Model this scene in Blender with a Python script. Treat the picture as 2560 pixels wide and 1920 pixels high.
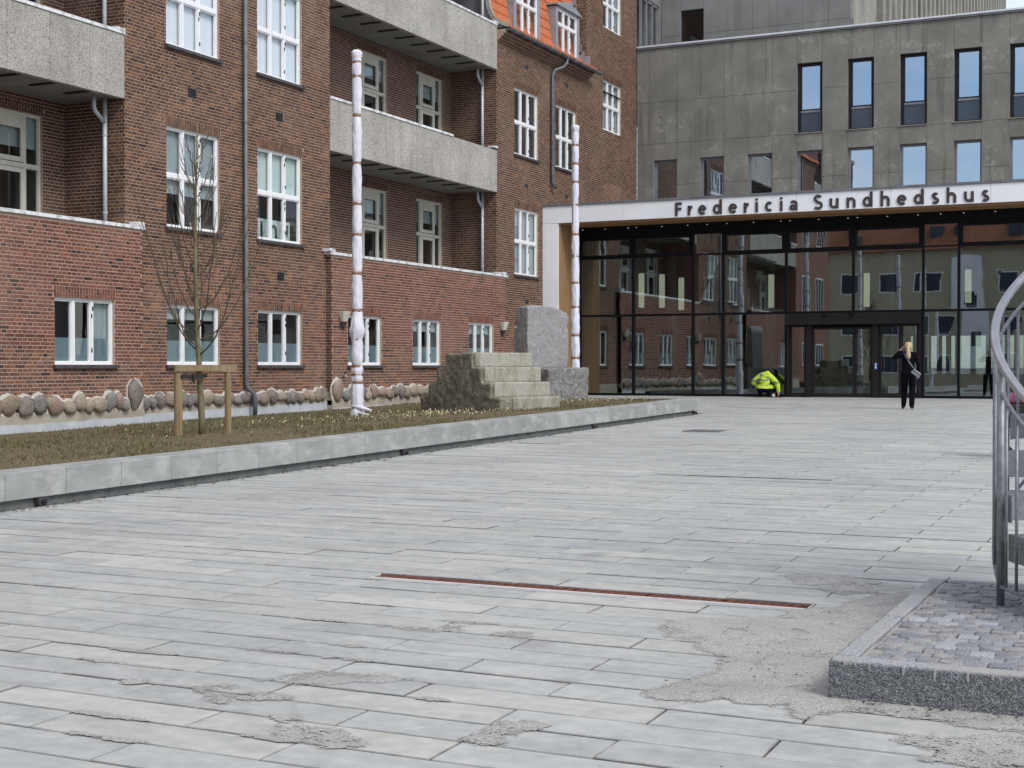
import bpy, bmesh, math, random
import numpy as np
from mathutils import Vector, Matrix, noise as mnoise

for o in list(bpy.data.objects):
    bpy.data.objects.remove(o, do_unlink=True)
SC = bpy.context.scene
COL = SC.collection
R = random.Random(7)
rad = math.radians

# ------------------------------------------------------------------ camera
cam_d = bpy.data.cameras.new('camera'); cam = bpy.data.objects.new('camera', cam_d); COL.objects.link(cam)
cam_d.sensor_fit = 'HORIZONTAL'; cam_d.sensor_width = 36.0; cam_d.lens = 36.0 * 3550 / 2560
cam_d.clip_start = 0.1; cam_d.clip_end = 3000
cam.location = (0, 0, 1.495)
cam.rotation_euler = (rad(90 - 0.694), 0, rad(25.525))
SC.camera = cam

# ------------------------------------------------------------------ world, sun, exposure
SUN_EL, SUN_AZ = rad(46), rad(118)      # azimuth clockwise from +Y
W = bpy.data.worlds.new('World'); SC.world = W; W.use_nodes = True
wn = W.node_tree.nodes; wl = W.node_tree.links; wn.clear()
w_out = wn.new('ShaderNodeOutputWorld'); w_bg = wn.new('ShaderNodeBackground'); w_bg.inputs[1].default_value = 0.12
w_sky = wn.new('ShaderNodeTexSky'); w_sky.sky_type = 'NISHITA'; w_sky.sun_disc = False
w_sky.sun_elevation = SUN_EL; w_sky.sun_rotation = SUN_AZ; w_sky.air_density = 1.0; w_sky.dust_density = 0.4; w_sky.ozone_density = 2.5
w_tc = wn.new('ShaderNodeTexCoord'); w_map = wn.new('ShaderNodeMapping'); w_map.inputs['Scale'].default_value = (1.0, 1.0, 2.6)
w_map.inputs['Location'].default_value = (1.1, 2.9, 0.2)
w_no = wn.new('ShaderNodeTexNoise'); w_no.inputs['Scale'].default_value = 2.3; w_no.inputs['Detail'].default_value = 7; w_no.inputs['Roughness'].default_value = .55
w_ra = wn.new('ShaderNodeValToRGB'); w_ra.color_ramp.elements[0].position = .40; w_ra.color_ramp.elements[0].color = (.12, .12, .12, 1)
w_ra.color_ramp.elements[1].position = .60; w_ra.color_ramp.elements[1].color = (1, 1, 1, 1)
w_mix = wn.new('ShaderNodeMixRGB'); w_mix.inputs[2].default_value = (6.3, 6.25, 6.3, 1)
wl.new(w_tc.outputs['Generated'], w_map.inputs[0]); wl.new(w_map.outputs[0], w_no.inputs['Vector']); wl.new(w_no.outputs[0], w_ra.inputs[0])
wl.new(w_ra.outputs[0], w_mix.inputs[0]); wl.new(w_sky.outputs[0], w_mix.inputs[1]); wl.new(w_mix.outputs[0], w_bg.inputs[0]); wl.new(w_bg.outputs[0], w_out.inputs[0])
sun_d = bpy.data.lights.new('sun', 'SUN'); sun = bpy.data.objects.new('sun', sun_d); COL.objects.link(sun)
sun_d.energy = 1.5; sun_d.angle = rad(20); sun_d.color = (1.0, .965, .92)
sdir = Vector((math.sin(SUN_AZ) * math.cos(SUN_EL), math.cos(SUN_AZ) * math.cos(SUN_EL), math.sin(SUN_EL)))
sun.rotation_euler = (-sdir).to_track_quat('-Z', 'Y').to_euler(); sun.location = (30, -20, 40)
SC.view_settings.view_transform = 'Standard'; SC.view_settings.look = 'None'; SC.view_settings.exposure = 0.70; SC.view_settings.gamma = 1.0
SC.view_settings.use_curve_mapping = False
SC.render.engine = 'CYCLES'
SC.cycles.max_bounces = 6; SC.cycles.transparent_max_bounces = 12; SC.cycles.glossy_bounces = 3; SC.cycles.diffuse_bounces = 3
SC.cycles.sample_clamp_indirect = 6.0

# ------------------------------------------------------------------ constants of the place
XF = -18.28         # plane of the brick front
XT = XF + .15       # terrace walls
XB = -19.78         # back of the loggias
SL = .01388         # plaza rises away from the camera
def gz(y): return SL * max(-40.0, min(60.0, y))
def lawn_z(x, y):
    t = min(1, max(0, (-10.4 - x) / 7.8))
    return gz(y) + .325 * (1 - t) + .10 * t + .015 * mnoise.noise((x * .5, y * .5, 3.1))
COURSE = .0667
def snap(z): return round(z / COURSE) * COURSE

# ------------------------------------------------------------------ materials
def newmat(name):
    m = bpy.data.materials.new(name); m.use_nodes = True
    nt = m.node_tree; nt.nodes.clear()
    out = nt.nodes.new('ShaderNodeOutputMaterial')
    return m, nt, out
def N(nt, t, **k):
    n = nt.nodes.new(t)
    for a, v in k.items():
        if a.startswith('i_'):
            key = a[2:].replace('_', ' ')
            n.inputs[key].default_value = v
        else: setattr(n, a, v)
    return n
def c4(c): return (c[0], c[1], c[2], 1)
def ramp(nt, fac, stops):
    r = nt.nodes.new('ShaderNodeValToRGB'); e = r.color_ramp.elements
    e[0].position, e[0].color = stops[0][0], c4(stops[0][1])
    e[1].position, e[1].color = stops[-1][0], c4(stops[-1][1])
    for p, c in stops[1:-1]:
        x = e.new(p); x.color = c4(c)
    nt.links.new(fac, r.inputs[0]); return r.outputs[0]
def pos(nt, scale=(1, 1, 1)):
    g = nt.nodes.new('ShaderNodeNewGeometry'); m = nt.nodes.new('ShaderNodeMapping'); m.inputs['Scale'].default_value = scale
    nt.links.new(g.outputs['Position'], m.inputs[0]); return m.outputs[0]
def tnoise(nt, vec, scale, detail=5, rough=.55):
    n = N(nt, 'ShaderNodeTexNoise'); n.inputs['Scale'].default_value = scale; n.inputs['Detail'].default_value = detail; n.inputs['Roughness'].default_value = rough
    nt.links.new(vec, n.inputs['Vector']); return n.outputs[0]
def mixc(nt, fac, a, b, mode='MIX'):
    m = nt.nodes.new('ShaderNodeMixRGB'); m.blend_type = mode
    for i, v in ((0, fac), (1, a), (2, b)):
        if isinstance(v, (int, float)): m.inputs[i].default_value = v
        elif isinstance(v, tuple): m.inputs[i].default_value = c4(v)
        else: nt.links.new(v, m.inputs[i])
    return m.outputs[0]
def finish(nt, out, color, rough=.8, metal=0., spec=.35, bump=None, bstr=.3, bdist=.01):
    b = nt.nodes.new('ShaderNodeBsdfPrincipled')
    if isinstance(color, tuple): b.inputs['Base Color'].default_value = c4(color)
    else: nt.links.new(color, b.inputs['Base Color'])
    if isinstance(rough, (int, float)): b.inputs['Roughness'].default_value = rough
    else: nt.links.new(rough, b.inputs['Roughness'])
    b.inputs['Metallic'].default_value = metal; b.inputs['Specular IOR Level'].default_value = spec
    if bump is not None:
        bn = nt.nodes.new('ShaderNodeBump'); bn.inputs['Strength'].default_value = bstr; bn.inputs['Distance'].default_value = bdist
        nt.links.new(bump, bn.inputs['Height']); nt.links.new(bn.outputs[0], b.inputs['Normal'])
    nt.links.new(b.outputs[0], out.inputs[0]); return b
def nm(name, c1, c2, scale=6., rough=.8, metal=0., spec=.35, bstr=.2, bscale=None, bdist=.01, stretch=(1, 1, 1), lo=.3, hi=.7, detail=6):
    m, nt, out = newmat(name); p = pos(nt, stretch)
    f = tnoise(nt, p, scale, detail)
    c = ramp(nt, f, [(lo, c1), (hi, c2)])
    finish(nt, out, c, rough, metal, spec, tnoise(nt, p, bscale or scale * 4, 4) if bstr else None, bstr, bdist)
    return m
def tinted(name, scale, lo, hi, rough=.85, spec=.3, bstr=.4, bscale=80, bdist=.006, extra=None):
    m, nt, out = newmat(name); p = pos(nt)
    a = N(nt, 'ShaderNodeAttribute', attribute_name='tint')
    f = ramp(nt, tnoise(nt, p, scale, 6), [(.3, (lo, lo, lo)), (.7, (hi, hi, hi))])
    c = mixc(nt, 1.0, a.outputs['Color'], f, 'MULTIPLY')
    if extra: c = extra(nt, p, c)
    finish(nt, out, c, rough, 0, spec, tnoise(nt, p, bscale, 4), bstr, bdist)
    return m

def brick_extra(nt, p, c):
    # lime bloom and soot, large soft patches
    f = ramp(nt, tnoise(nt, p, .7, 5), [(.50, (0, 0, 0)), (.75, (1, 1, 1))])
    c = mixc(nt, mixc(nt, 1.0, f, (.24, .24, .24), 'MULTIPLY'), c, (.33, .24, .19))
    g = ramp(nt, tnoise(nt, p, 1.3, 5), [(.30, (1, 1, 1)), (.48, (0, 0, 0))])
    return mixc(nt, mixc(nt, 1.0, g, (.30, .30, .30), 'MULTIPLY'), c, (.06, .037, .032))
M = {}
M['brick'] = tinted('brick', 35, .72, 1.3, .9, .2, .5, 90, .004, brick_extra)
M['mortar'] = nm('mortar', (.33, .235, .175), (.44, .325, .25), 9, .95, bstr=.4, bscale=150)
M['mortar_red'] = nm('mortar_red', (.38, .275, .215), (.48, .36, .29), 9, .95, bstr=.4, bscale=150)

def paver_extra(nt, p, c):
    n1 = tnoise(nt, pos(nt, (1.0, 2.6, 1)), 2.6, 8, .66)
    c = mixc(nt, ramp(nt, n1, [(.48, (0, 0, 0)), (.70, (.55, .55, .55))]), c, (.55, .54, .515))
    n2 = tnoise(nt, pos(nt, (.8, 1.2, 1)), 1.4, 9, .68)
    c = mixc(nt, ramp(nt, n2, [(.30, (.55, .55, .55)), (.46, (0, 0, 0))]), c, (.27, .275, .28))
    n3 = tnoise(nt, pos(nt), 7.5, 8, .7)
    c = mixc(nt, ramp(nt, n3, [(.60, (0, 0, 0)), (.68, (.45, .45, .45))]), c, (.56, .55, .52))
    n5 = tnoise(nt, pos(nt), .45, 5, .6)
    c = mixc(nt, 1.0, c, ramp(nt, n5, [(.32, (.88, .88, .88)), (.68, (1.08, 1.075, 1.06))]), 'MULTIPLY')
    n6 = tnoise(nt, pos(nt), 2.2, 3, .5)
    c = mixc(nt, ramp(nt, n6, [(.66, (0, 0, 0)), (.74, (.5, .5, .5))]), c, (.24, .235, .225))
    n4 = tnoise(nt, pos(nt), 130, 4, .8)
    return mixc(nt, 1.0, c, ramp(nt, n4, [(.3, (.90, .90, .90)), (.7, (1.08, 1.08, 1.08))]), 'MULTIPLY')
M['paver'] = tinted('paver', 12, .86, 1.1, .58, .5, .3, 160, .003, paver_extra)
M['sand'] = nm('sand', (.27, .255, .235), (.46, .44, .415), 75, .95, bstr=.9, bscale=120, bdist=.01)
def loose_sand():
    m, nt, out = newmat('loose_sand'); p = pos(nt)
    c = ramp(nt, tnoise(nt, p, 75, 6, .7), [(.32, (.27, .256, .236)), (.5, (.42, .405, .38)), (.68, (.56, .54, .51))])
    c = mixc(nt, ramp(nt, tnoise(nt, p, 2.6, 7, .65), [(.46, (0, 0, 0)), (.62, (.55, .55, .55))]), c, (.31, .30, .28))
    c = mixc(nt, ramp(nt, tnoise(nt, pos(nt, (1, 3, 1)), 24, 5, .7), [(.62, (0, 0, 0)), (.70, (.7, .7, .7))]), c, (.13, .12, .11))
    b = finish(nt, out, c, .95, 0, .15, tnoise(nt, p, 90, 5), .9, .012)
    at = N(nt, 'ShaderNodeAttribute', attribute_name='fade')
    g = tnoise(nt, p, 60, 6, .75); l = tnoise(nt, p, 6, 5, .6)
    s = N(nt, 'ShaderNodeMath', operation='MULTIPLY_ADD'); s.inputs[1].default_value = 3.0; nt.links.new(g, s.inputs[0])
    l2 = N(nt, 'ShaderNodeMath', operation='MULTIPLY_ADD'); l2.inputs[1].default_value = 3.0; l2.inputs[2].default_value = -2.55; nt.links.new(l, l2.inputs[0]); nt.links.new(l2.outputs[0], s.inputs[2])
    d = N(nt, 'ShaderNodeMath', operation='SUBTRACT'); nt.links.new(at.outputs['Fac'], d.inputs[0]); nt.links.new(s.outputs[0], d.inputs[1])
    r = N(nt, 'ShaderNodeMath', operation='MULTIPLY_ADD', use_clamp=True); r.inputs[1].default_value = 4; r.inputs[2].default_value = .5; nt.links.new(d.outputs[0], r.inputs[0])
    nt.links.new(r.outputs[0], b.inputs['Alpha']); return m
M['loose_sand'] = loose_sand()
M['joint'] = nm('joint_sand', (.055, .05, .047), (.15, .135, .12), 16, .95, bstr=.5, bscale=120)
def kerb_extra(nt, p, c):
    a = tnoise(nt, pos(nt, (1, 1, 2.2)), 2.3, 9, .68)
    c = mixc(nt, ramp(nt, a, [(.50, (0, 0, 0)), (.66, (.6, .6, .6))]), c, (.50, .495, .475))
    b = tnoise(nt, pos(nt, (1, .8, 3)), 3.4, 8, .66)
    return mixc(nt, ramp(nt, b, [(.52, (0, 0, 0)), (.70, (.6, .6, .6))]), c, (.20, .205, .20))
M['kerb'] = tinted('kerb_concrete', 3.0, .85, 1.12, .85, .3, .3, 60, .003, kerb_extra)
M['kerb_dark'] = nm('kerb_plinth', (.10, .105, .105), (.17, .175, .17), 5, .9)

def concrete(name, c1, c2, light=(.36, .35, .31), streak=.7, lich=.6, soot=.3):
    m, nt, out = newmat(name); p = pos(nt)
    c = ramp(nt, tnoise(nt, p, 1.1, 7, .6), [(.3, c1), (.7, c2)])
    fine = tnoise(nt, p, 26, 5, .7)
    c = mixc(nt, 1.0, c, ramp(nt, fine, [(.3, (.86, .86, .86)), (.7, (1.12, 1.12, 1.12))]), 'MULTIPLY')
    s = tnoise(nt, pos(nt, (2.2, 2.2, .16)), 1.5, 4)
    c = mixc(nt, ramp(nt, s, [(.54, (0, 0, 0)), (.74, (streak, streak, streak))]), c, (.085, .083, .08))
    l = tnoise(nt, p, 5.5, 9, .72); lm = tnoise(nt, p, .55, 3)
    lf = mixc(nt, 1.0, ramp(nt, l, [(.54, (0, 0, 0)), (.60, (lich, lich, lich))]), ramp(nt, lm, [(.48, (0, 0, 0)), (.62, (1, 1, 1))]), 'MULTIPLY')
    c = mixc(nt, lf, c, light)
    finish(nt, out, c, .92, 0, .25, mixc(nt, .5, fine, l), .5, .012)
    return m
M['concrete'] = concrete('old_concrete', (.165, .158, .138), (.25, .24, .212))
M['concrete2'] = concrete('old_concrete_upper', (.165, .165, .160), (.22, .22, .213), streak=.35, lich=.15)
M['concrete3'] = concrete('pale_concrete_tower', (.22, .21, .185), (.34, .325, .29), streak=.8, lich=.2)
def exposed(name):
    m, nt, out = newmat(name); p = pos(nt)
    c = ramp(nt, tnoise(nt, p, 1.0, 5), [(.3, (.34, .325, .295)), (.7, (.46, .44, .405))])
    v = N(nt, 'ShaderNodeTexVoronoi'); v.inputs['Scale'].default_value = 55; nt.links.new(p, v.inputs['Vector'])
    c = mixc(nt, 1.0, c, ramp(nt, v.outputs['Color'], [(.15, (.55, .53, .5)), (.5, (1, 1, 1)), (.9, (1.2, 1.2, 1.18))]), 'MULTIPLY')
    s = tnoise(nt, pos(nt, (3, 3, .3)), 1.3, 5)
    c = mixc(nt, ramp(nt, s, [(.52, (0, 0, 0)), (.75, (.45, .45, .45))]), c, (.17, .155, .13))
    finish(nt, out, c, .9, 0, .25, v.outputs['Distance'], .6, .01); return m
M['exposed'] = exposed('exposed_aggregate')
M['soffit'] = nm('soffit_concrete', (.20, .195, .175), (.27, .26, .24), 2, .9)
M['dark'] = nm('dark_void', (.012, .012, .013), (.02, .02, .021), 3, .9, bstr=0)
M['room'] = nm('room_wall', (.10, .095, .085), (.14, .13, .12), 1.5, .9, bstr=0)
M['white_paint'] = nm('white_paint', (.74, .75, .76), (.82, .83, .84), 8, .45, spec=.4, bstr=.05)
M['cream_paint'] = nm('cream_paint', (.50, .49, .42), (.60, .585, .51), 8, .55, bstr=.1)
M['sill'] = nm('slate_sill', (.045, .045, .05), (.085, .085, .09), 10, .6)
M['hinge'] = nm('hinge_black', (.01, .01, .01), (.02, .02, .02), 10, .5, bstr=0)
M['coping'] = nm('coping_metal', (.42, .42, .41), (.72, .73, .74), 7, .6, bstr=.1, lo=.38, hi=.52)
M['pipe'] = nm('zinc_pipe', (.40, .42, .44), (.52, .54, .56), 6, .5, .25, bstr=.05)
M['pipe_dark'] = nm('weathered_zinc', (.10, .11, .125), (.18, .19, .21), 5, .5, .3, bstr=.05)
M['lead'] = nm('lead_sheet', (.27, .285, .31), (.37, .385, .41), 4, .55, .3, bstr=.1)
M['tile'] = nm('clay_tile', (.38, .105, .04), (.54, .175, .075), 9, .75, bstr=.3)
M['tile_old'] = nm('old_clay_tile', (.24, .085, .05), (.34, .13, .075), 5, .85, bstr=.3)
M['blind'] = nm('roller_blind', (.30, .345, .36), (.36, .41, .425), 2, .8, bstr=0)
M['blind_white'] = nm('pale_curtain', (.70, .70, .75), (.80, .80, .84), 2, .8, bstr=0, stretch=(6, 6, .3))
M['blind_green'] = nm('pale_green_blind', (.52, .62, .60), (.60, .69, .67), 2, .8, bstr=0)
M['film'] = nm('frosted_film', (.125, .185, .205), (.17, .235, .255), 2, .6, bstr=0)
M['render'] = nm('beige_render', (.30, .26, .21), (.44, .40, .33), 2.4, .9, bstr=.4, bscale=40)
M['skirt'] = nm('pale_blue_render', (.40, .43, .46), (.54, .56, .58), 3, .85, bstr=.3, bscale=30)
M['pointing'] = nm('stone_pointing', (.52, .48, .42), (.68, .64, .58), 14, .95, bstr=.5)
def fieldstone():
    m, nt, out = newmat('fieldstone'); oi = N(nt, 'ShaderNodeObjectInfo'); p = pos(nt)
    base = ramp(nt, oi.outputs['Random'], [(0, (.14, .13, .125)), (.14, (.23, .18, .125)), (.28, (.20, .185, .17)), (.42, (.27, .19, .15)), (.56, (.16, .17, .155)), (.70, (.30, .255, .19)), (.85, (.17, .15, .135)), (1, (.27, .22, .205))])
    base.node.color_ramp.interpolation = 'CONSTANT'
    c = mixc(nt, ramp(nt, tnoise(nt, p, 7, 6, .65), [(.42, (0, 0, 0)), (.62, (.6, .6, .6))]), base, (.27, .25, .23))
    c = mixc(nt, 1.0, c, ramp(nt, tnoise(nt, p, 26, 8, .8), [(.3, (.5, .5, .5)), (.7, (1.6, 1.55, 1.5))]), 'MULTIPLY')
    finish(nt, out, c, .85, 0, .3, tnoise(nt, p, 40, 5), .6, .012); return m
M['fieldstone'] = fieldstone()
def swirl(name, dark, mid, light, sc, dist, stain=None):
    m, nt, out = newmat(name); p = pos(nt)
    n = N(nt, 'ShaderNodeTexNoise'); n.inputs['Scale'].default_value = sc; n.inputs['Detail'].default_value = 5; n.inputs['Distortion'].default_value = dist; nt.links.new(p, n.inputs['Vector'])
    c = ramp(nt, n.outputs[0], [(.32, dark), (.44, mid), (.52, light), (.58, mid), (.70, dark)])
    c = mixc(nt, 1.0, c, ramp(nt, tnoise(nt, p, 40, 6, .8), [(.3, (.66, .66, .66)), (.7, (1.34, 1.33, 1.31))]), 'MULTIPLY')
    if stain: c = mixc(nt, ramp(nt, tnoise(nt, p, 1.8, 6, .6), [(.48, (0, 0, 0)), (.68, (.6, .6, .6))]), c, stain)
    finish(nt, out, c, .85, 0, .3, mixc(nt, .5, n.outputs[0], tnoise(nt, p, 45, 5)), .8, .02); return m
def granite(name, base, dark, light, scale=120, blot=None, moss=None, bstr=.5):
    m, nt, out = newmat(name); p = pos(nt)
    n = tnoise(nt, p, scale, 4, .8)
    c = ramp(nt, n, [(.36, dark), (.5, base), (.64, light)])
    if blot:
        c = mixc(nt, ramp(nt, tnoise(nt, p, 2.2, 8, .68), [(.42, (0, 0, 0)), (.62, (.85, .85, .85))]), c, blot)
    if moss:
        c = mixc(nt, ramp(nt, tnoise(nt, pos(nt, (2.4, 2.4, .7)), 1.6, 8, .65), [(.45, (0, 0, 0)), (.62, (.8, .8, .8))]), c, moss)
    finish(nt, out, c, .85, 0, .3, tnoise(nt, p, scale * .35, 6), bstr, .012); return m
M['granite'] = granite('blue_grey_granite', (.13, .135, .15), (.03, .032, .04), (.42, .425, .44), 150, bstr=.9)
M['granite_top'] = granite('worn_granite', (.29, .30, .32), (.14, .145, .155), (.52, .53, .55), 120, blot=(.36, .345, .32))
M['cobble'] = granite('cobble_granite', (.25, .258, .285), (.12, .12, .135), (.46, .47, .50), 190, blot=(.33, .31, .285))
M['gneiss'] = swirl('swirled_gneiss', (.225, .22, .222), (.27, .265, .268), (.32, .316, .322), 4.5, 2.6, (.21, .20, .19))
M['gneiss_dark'] = swirl('dark_gneiss', (.14, .135, .13), (.19, .184, .182), (.29, .285, .285), 4.5, 1.6, (.12, .105, .085))
M['mossy'] = granite('mossy_granite', (.205, .19, .145), (.075, .07, .05), (.40, .38, .32), 30, blot=(.135, .125, .082), bstr=1.0)
M['step_stone'] = granite('pale_dressed_granite', (.34, .325, .275), (.20, .19, .155), (.50, .48, .42), 60, moss=(.19, .172, .115))
M['glass'] = None
def cobblestone():
    m, nt, out = newmat('cobblestone'); p = pos(nt); oi = N(nt, 'ShaderNodeObjectInfo')
    c = ramp(nt, tnoise(nt, p, 190, 4, .8), [(.36, (.10, .10, .11)), (.5, (.225, .23, .245)), (.64, (.44, .445, .46))])
    c = mixc(nt, 1.0, c, ramp(nt, oi.outputs['Random'], [(0, (.80, .80, .82)), (.85, (1.05, 1.05, 1.05)), (1, (1.5, 1.5, 1.5))]), 'MULTIPLY')
    c = mixc(nt, ramp(nt, tnoise(nt, p, 9, 8, .7), [(.5, (0, 0, 0)), (.62, (.75, .75, .75))]), c, (.36, .335, .30))
    finish(nt, out, c, .8, 0, .35, tnoise(nt, p, 70, 5), .5, .008); return m
M['cobble'] = cobblestone()
def glass(name, tint, base, k, wave=0., wscale=1.0, gl=(1, 1, 1)):
    m, nt, out = newmat(name)
    fr = N(nt, 'ShaderNodeLayerWeight'); fr.inputs['Blend'].default_value = .5
    pw = N(nt, 'ShaderNodeMath', operation='POWER'); pw.inputs[1].default_value = 4.5; nt.links.new(fr.outputs['Facing'], pw.inputs[0])
    mt = N(nt, 'ShaderNodeMath', operation='MULTIPLY_ADD', use_clamp=True); mt.inputs[1].default_value = .95 - base; mt.inputs[2].default_value = base
    nt.links.new(pw.outputs[0], mt.inputs[0])
    tr = N(nt, 'ShaderNodeBsdfTransparent'); tr.inputs[0].default_value = c4(tint)
    gs = N(nt, 'ShaderNodeBsdfGlossy'); gs.inputs['Roughness'].default_value = .0; gs.inputs['Color'].default_value = c4(gl)
    if wave:
        bn = N(nt, 'ShaderNodeBump'); bn.inputs['Strength'].default_value = wave; bn.inputs['Distance'].default_value = .02
        nt.links.new(tnoise(nt, pos(nt), wscale, 1.5), bn.inputs['Height']); nt.links.new(bn.outputs[0], gs.inputs['Normal'])
    mx = N(nt, 'ShaderNodeMixShader'); nt.links.new(mt.outputs[0], mx.inputs[0]); nt.links.new(tr.outputs[0], mx.inputs[1]); nt.links.new(gs.outputs[0], mx.inputs[2])
    nt.links.new(mx.outputs[0], out.inputs[0]); return m
M['glass'] = glass('window_glass', (.95, .97, .97), .045, 1, .08, 1.2)
M['coated'] = glass('coated_glass', (.45, .48, .5), .46, 1, .05, 1.0, (.80, .89, 1.0))
M['curtain_glass'] = glass('curtain_wall_glass', (.55, .62, .62), .25, 1, .045, .9, (.90, .98, 1.0))
M['spandrel'] = nm('blue_spandrel', (.028, .04, .062), (.04, .055, .08), 2, .25, spec=.6, bstr=0)
M['alu_black'] = nm('black_aluminium', (.005, .005, .007), (.009, .009, .012), 4, .45, spec=.15, bstr=0)
M['alu_brown'] = nm('brown_black_frame', (.012, .010, .011), (.02, .017, .019), 4, .5, spec=.2, bstr=0)
M['alu_grey'] = nm('grey_frame', (.16, .16, .175), (.22, .22, .235), 4, .5, bstr=0)
M['cap_metal'] = nm('roof_edge_metal', (.60, .62, .66), (.72, .74, .78), 3, .45, .2, bstr=.05)
M['cap_dark'] = nm('dark_roof_edge', (.12, .12, .13), (.18, .18, .19), 3, .6, bstr=.05)
M['panel_white'] = nm('white_composite', (.76, .77, .79), (.83, .84, .86), 1.2, .5, bstr=.03)
def wood(name, c1, c2, st=(9, 9, .5)):
    m, nt, out = newmat(name); p = pos(nt, st)
    c = ramp(nt, tnoise(nt, p, 3, 6), [(.3, c1), (.7, c2)])
    finish(nt, out, c, .65, 0, .3, tnoise(nt, p, 12, 3), .2, .004); return m
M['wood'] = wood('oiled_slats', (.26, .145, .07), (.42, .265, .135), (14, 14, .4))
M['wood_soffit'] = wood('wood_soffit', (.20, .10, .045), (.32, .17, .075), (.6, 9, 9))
M['stake'] = wood('pine_stake', (.17, .125, .065), (.32, .24, .14))
M['letter'] = nm('letter_brown', (.048, .037, .038), (.062, .049, .05), 3, .5, bstr=0)
M['soil'] = None
def soil():
    m, nt, out = newmat('lawn_soil'); p = pos(nt)
    c = ramp(nt, tnoise(nt, p, 1.0, 7, .6), [(.34, (.20, .160, .108)), (.54, (.185, .155, .095)), (.72, (.14, .145, .065))])
    c = mixc(nt, 1.0, c, ramp(nt, tnoise(nt, p, 45, 6, .75), [(.3, (.5, .5, .5)), (.7, (1.5, 1.45, 1.4))]), 'MULTIPLY')
    finish(nt, out, c, .95, 0, .1, tnoise(nt, p, 60, 5), 1.0, .03); return m
M['soil'] = soil()
M['grass'] = tinted('grass_blades', 20, .8, 1.2, .8, .15, 0, 10)
M['crocus'] = nm('crocus_petal', (.70, .62, .30), (.84, .80, .60), 30, .6, bstr=0)
M['bark'] = nm('young_bark', (.11, .095, .055), (.21, .185, .105), 18, .85, stretch=(1, 1, .4), bstr=.5)
M['twig'] = nm('twig_bark', (.07, .05, .035), (.13, .095, .065), 18, .8, bstr=.2)
M['bud'] = nm('bud', (.5, .48, .42), (.65, .62, .56), 18, .7, bstr=0)
M['strap'] = nm('rubber_strap', (.015, .013, .012), (.03, .026, .024), 18, .7, bstr=0)
M['sheet'] = nm('white_sheeting', (.62, .61, .68), (.74, .73, .79), 10, .85, spec=.12, bstr=.7, bscale=16, bdist=.03, stretch=(1, 1, .35))
M['tape'] = nm('brown_tape', (.24, .135, .085), (.32, .19, .13), 20, .4, bstr=.05)
M['steel'] = nm('galvanised_steel', (.19, .205, .225), (.30, .315, .335), 25, .5, .5, bstr=.05)
M['rail_steel'] = nm('brushed_steel', (.40, .40, .415), (.50, .50, .51), 15, .38, .85, bstr=.03)
M['rust'] = nm('rusty_grate', (.10, .035, .022), (.23, .085, .05), 40, .85, bstr=.4)
M['steel_edge'] = nm('drain_edge', (.55, .55, .55), (.68, .68, .68), 20, .5, bstr=0)
M['iron'] = nm('cast_iron', (.14, .14, .145), (.22, .22, .22), 30, .7, bstr=.3)
M['debris'] = nm('debris', (.03, .022, .016), (.09, .065, .04), 30, .9, bstr=0)
M['lamp_shade'] = nm('opal_shade', (.55, .53, .43), (.66, .64, .54), 6, .5, bstr=0)
M['lamp_base'] = nm('lamp_base', (.035, .035, .04), (.06, .06, .065), 6, .6, bstr=0)
M['yellow_brick'] = None
def ybrick(name, a, b, mo, sc=1.0):
    m, nt, out = newmat(name); g = N(nt, 'ShaderNodeNewGeometry')
    sx = N(nt, 'ShaderNodeSeparateXYZ'); nt.links.new(g.outputs['Position'], sx.inputs[0])
    ad = N(nt, 'ShaderNodeMath', operation='ADD'); nt.links.new(sx.outputs[0], ad.inputs[0]); nt.links.new(sx.outputs[1], ad.inputs[1])
    cb = N(nt, 'ShaderNodeCombineXYZ'); nt.links.new(ad.outputs[0], cb.inputs[0]); nt.links.new(sx.outputs[2], cb.inputs[1])
    bt = N(nt, 'ShaderNodeTexBrick'); bt.inputs['Scale'].default_value = 1.0; bt.inputs['Brick Width'].default_value = .24; bt.inputs['Row Height'].default_value = COURSE
    bt.inputs['Mortar Size'].default_value = .006; bt.inputs['Color1'].default_value = c4(a); bt.inputs['Color2'].default_value = c4(b); bt.inputs['Mortar'].default_value = c4(mo)
    nt.links.new(cb.outputs[0], bt.inputs['Vector'])
    finish(nt, out, bt.outputs['Color'], .9); return m
M['yellow_brick'] = ybrick('yellow_brick', (.42, .37, .25), (.50, .44, .30), (.48, .44, .36))
M['far_brick'] = ybrick('far_red_brick', (.16, .07, .05), (.22, .09, .06), (.36, .27, .22))
def emis(name, col, s):
    m, nt, out = newmat(name); b = finish(nt, out, col, .6); b.inputs['Emission Color'].default_value = c4(col); b.inputs['Emission Strength'].default_value = s; return m
M['pendant'] = emis('pendant_opal', (.82, .74, .54), .75)
M['downlight'] = emis('downlight', (1, .95, .85), .5)
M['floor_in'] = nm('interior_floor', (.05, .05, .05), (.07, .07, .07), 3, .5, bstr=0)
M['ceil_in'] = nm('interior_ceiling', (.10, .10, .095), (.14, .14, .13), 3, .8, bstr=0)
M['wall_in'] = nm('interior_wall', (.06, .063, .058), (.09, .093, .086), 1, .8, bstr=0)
M['column_in'] = nm('interior_column', (.40, .42, .40), (.48, .50, .48), 1, .7, bstr=0)

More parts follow.
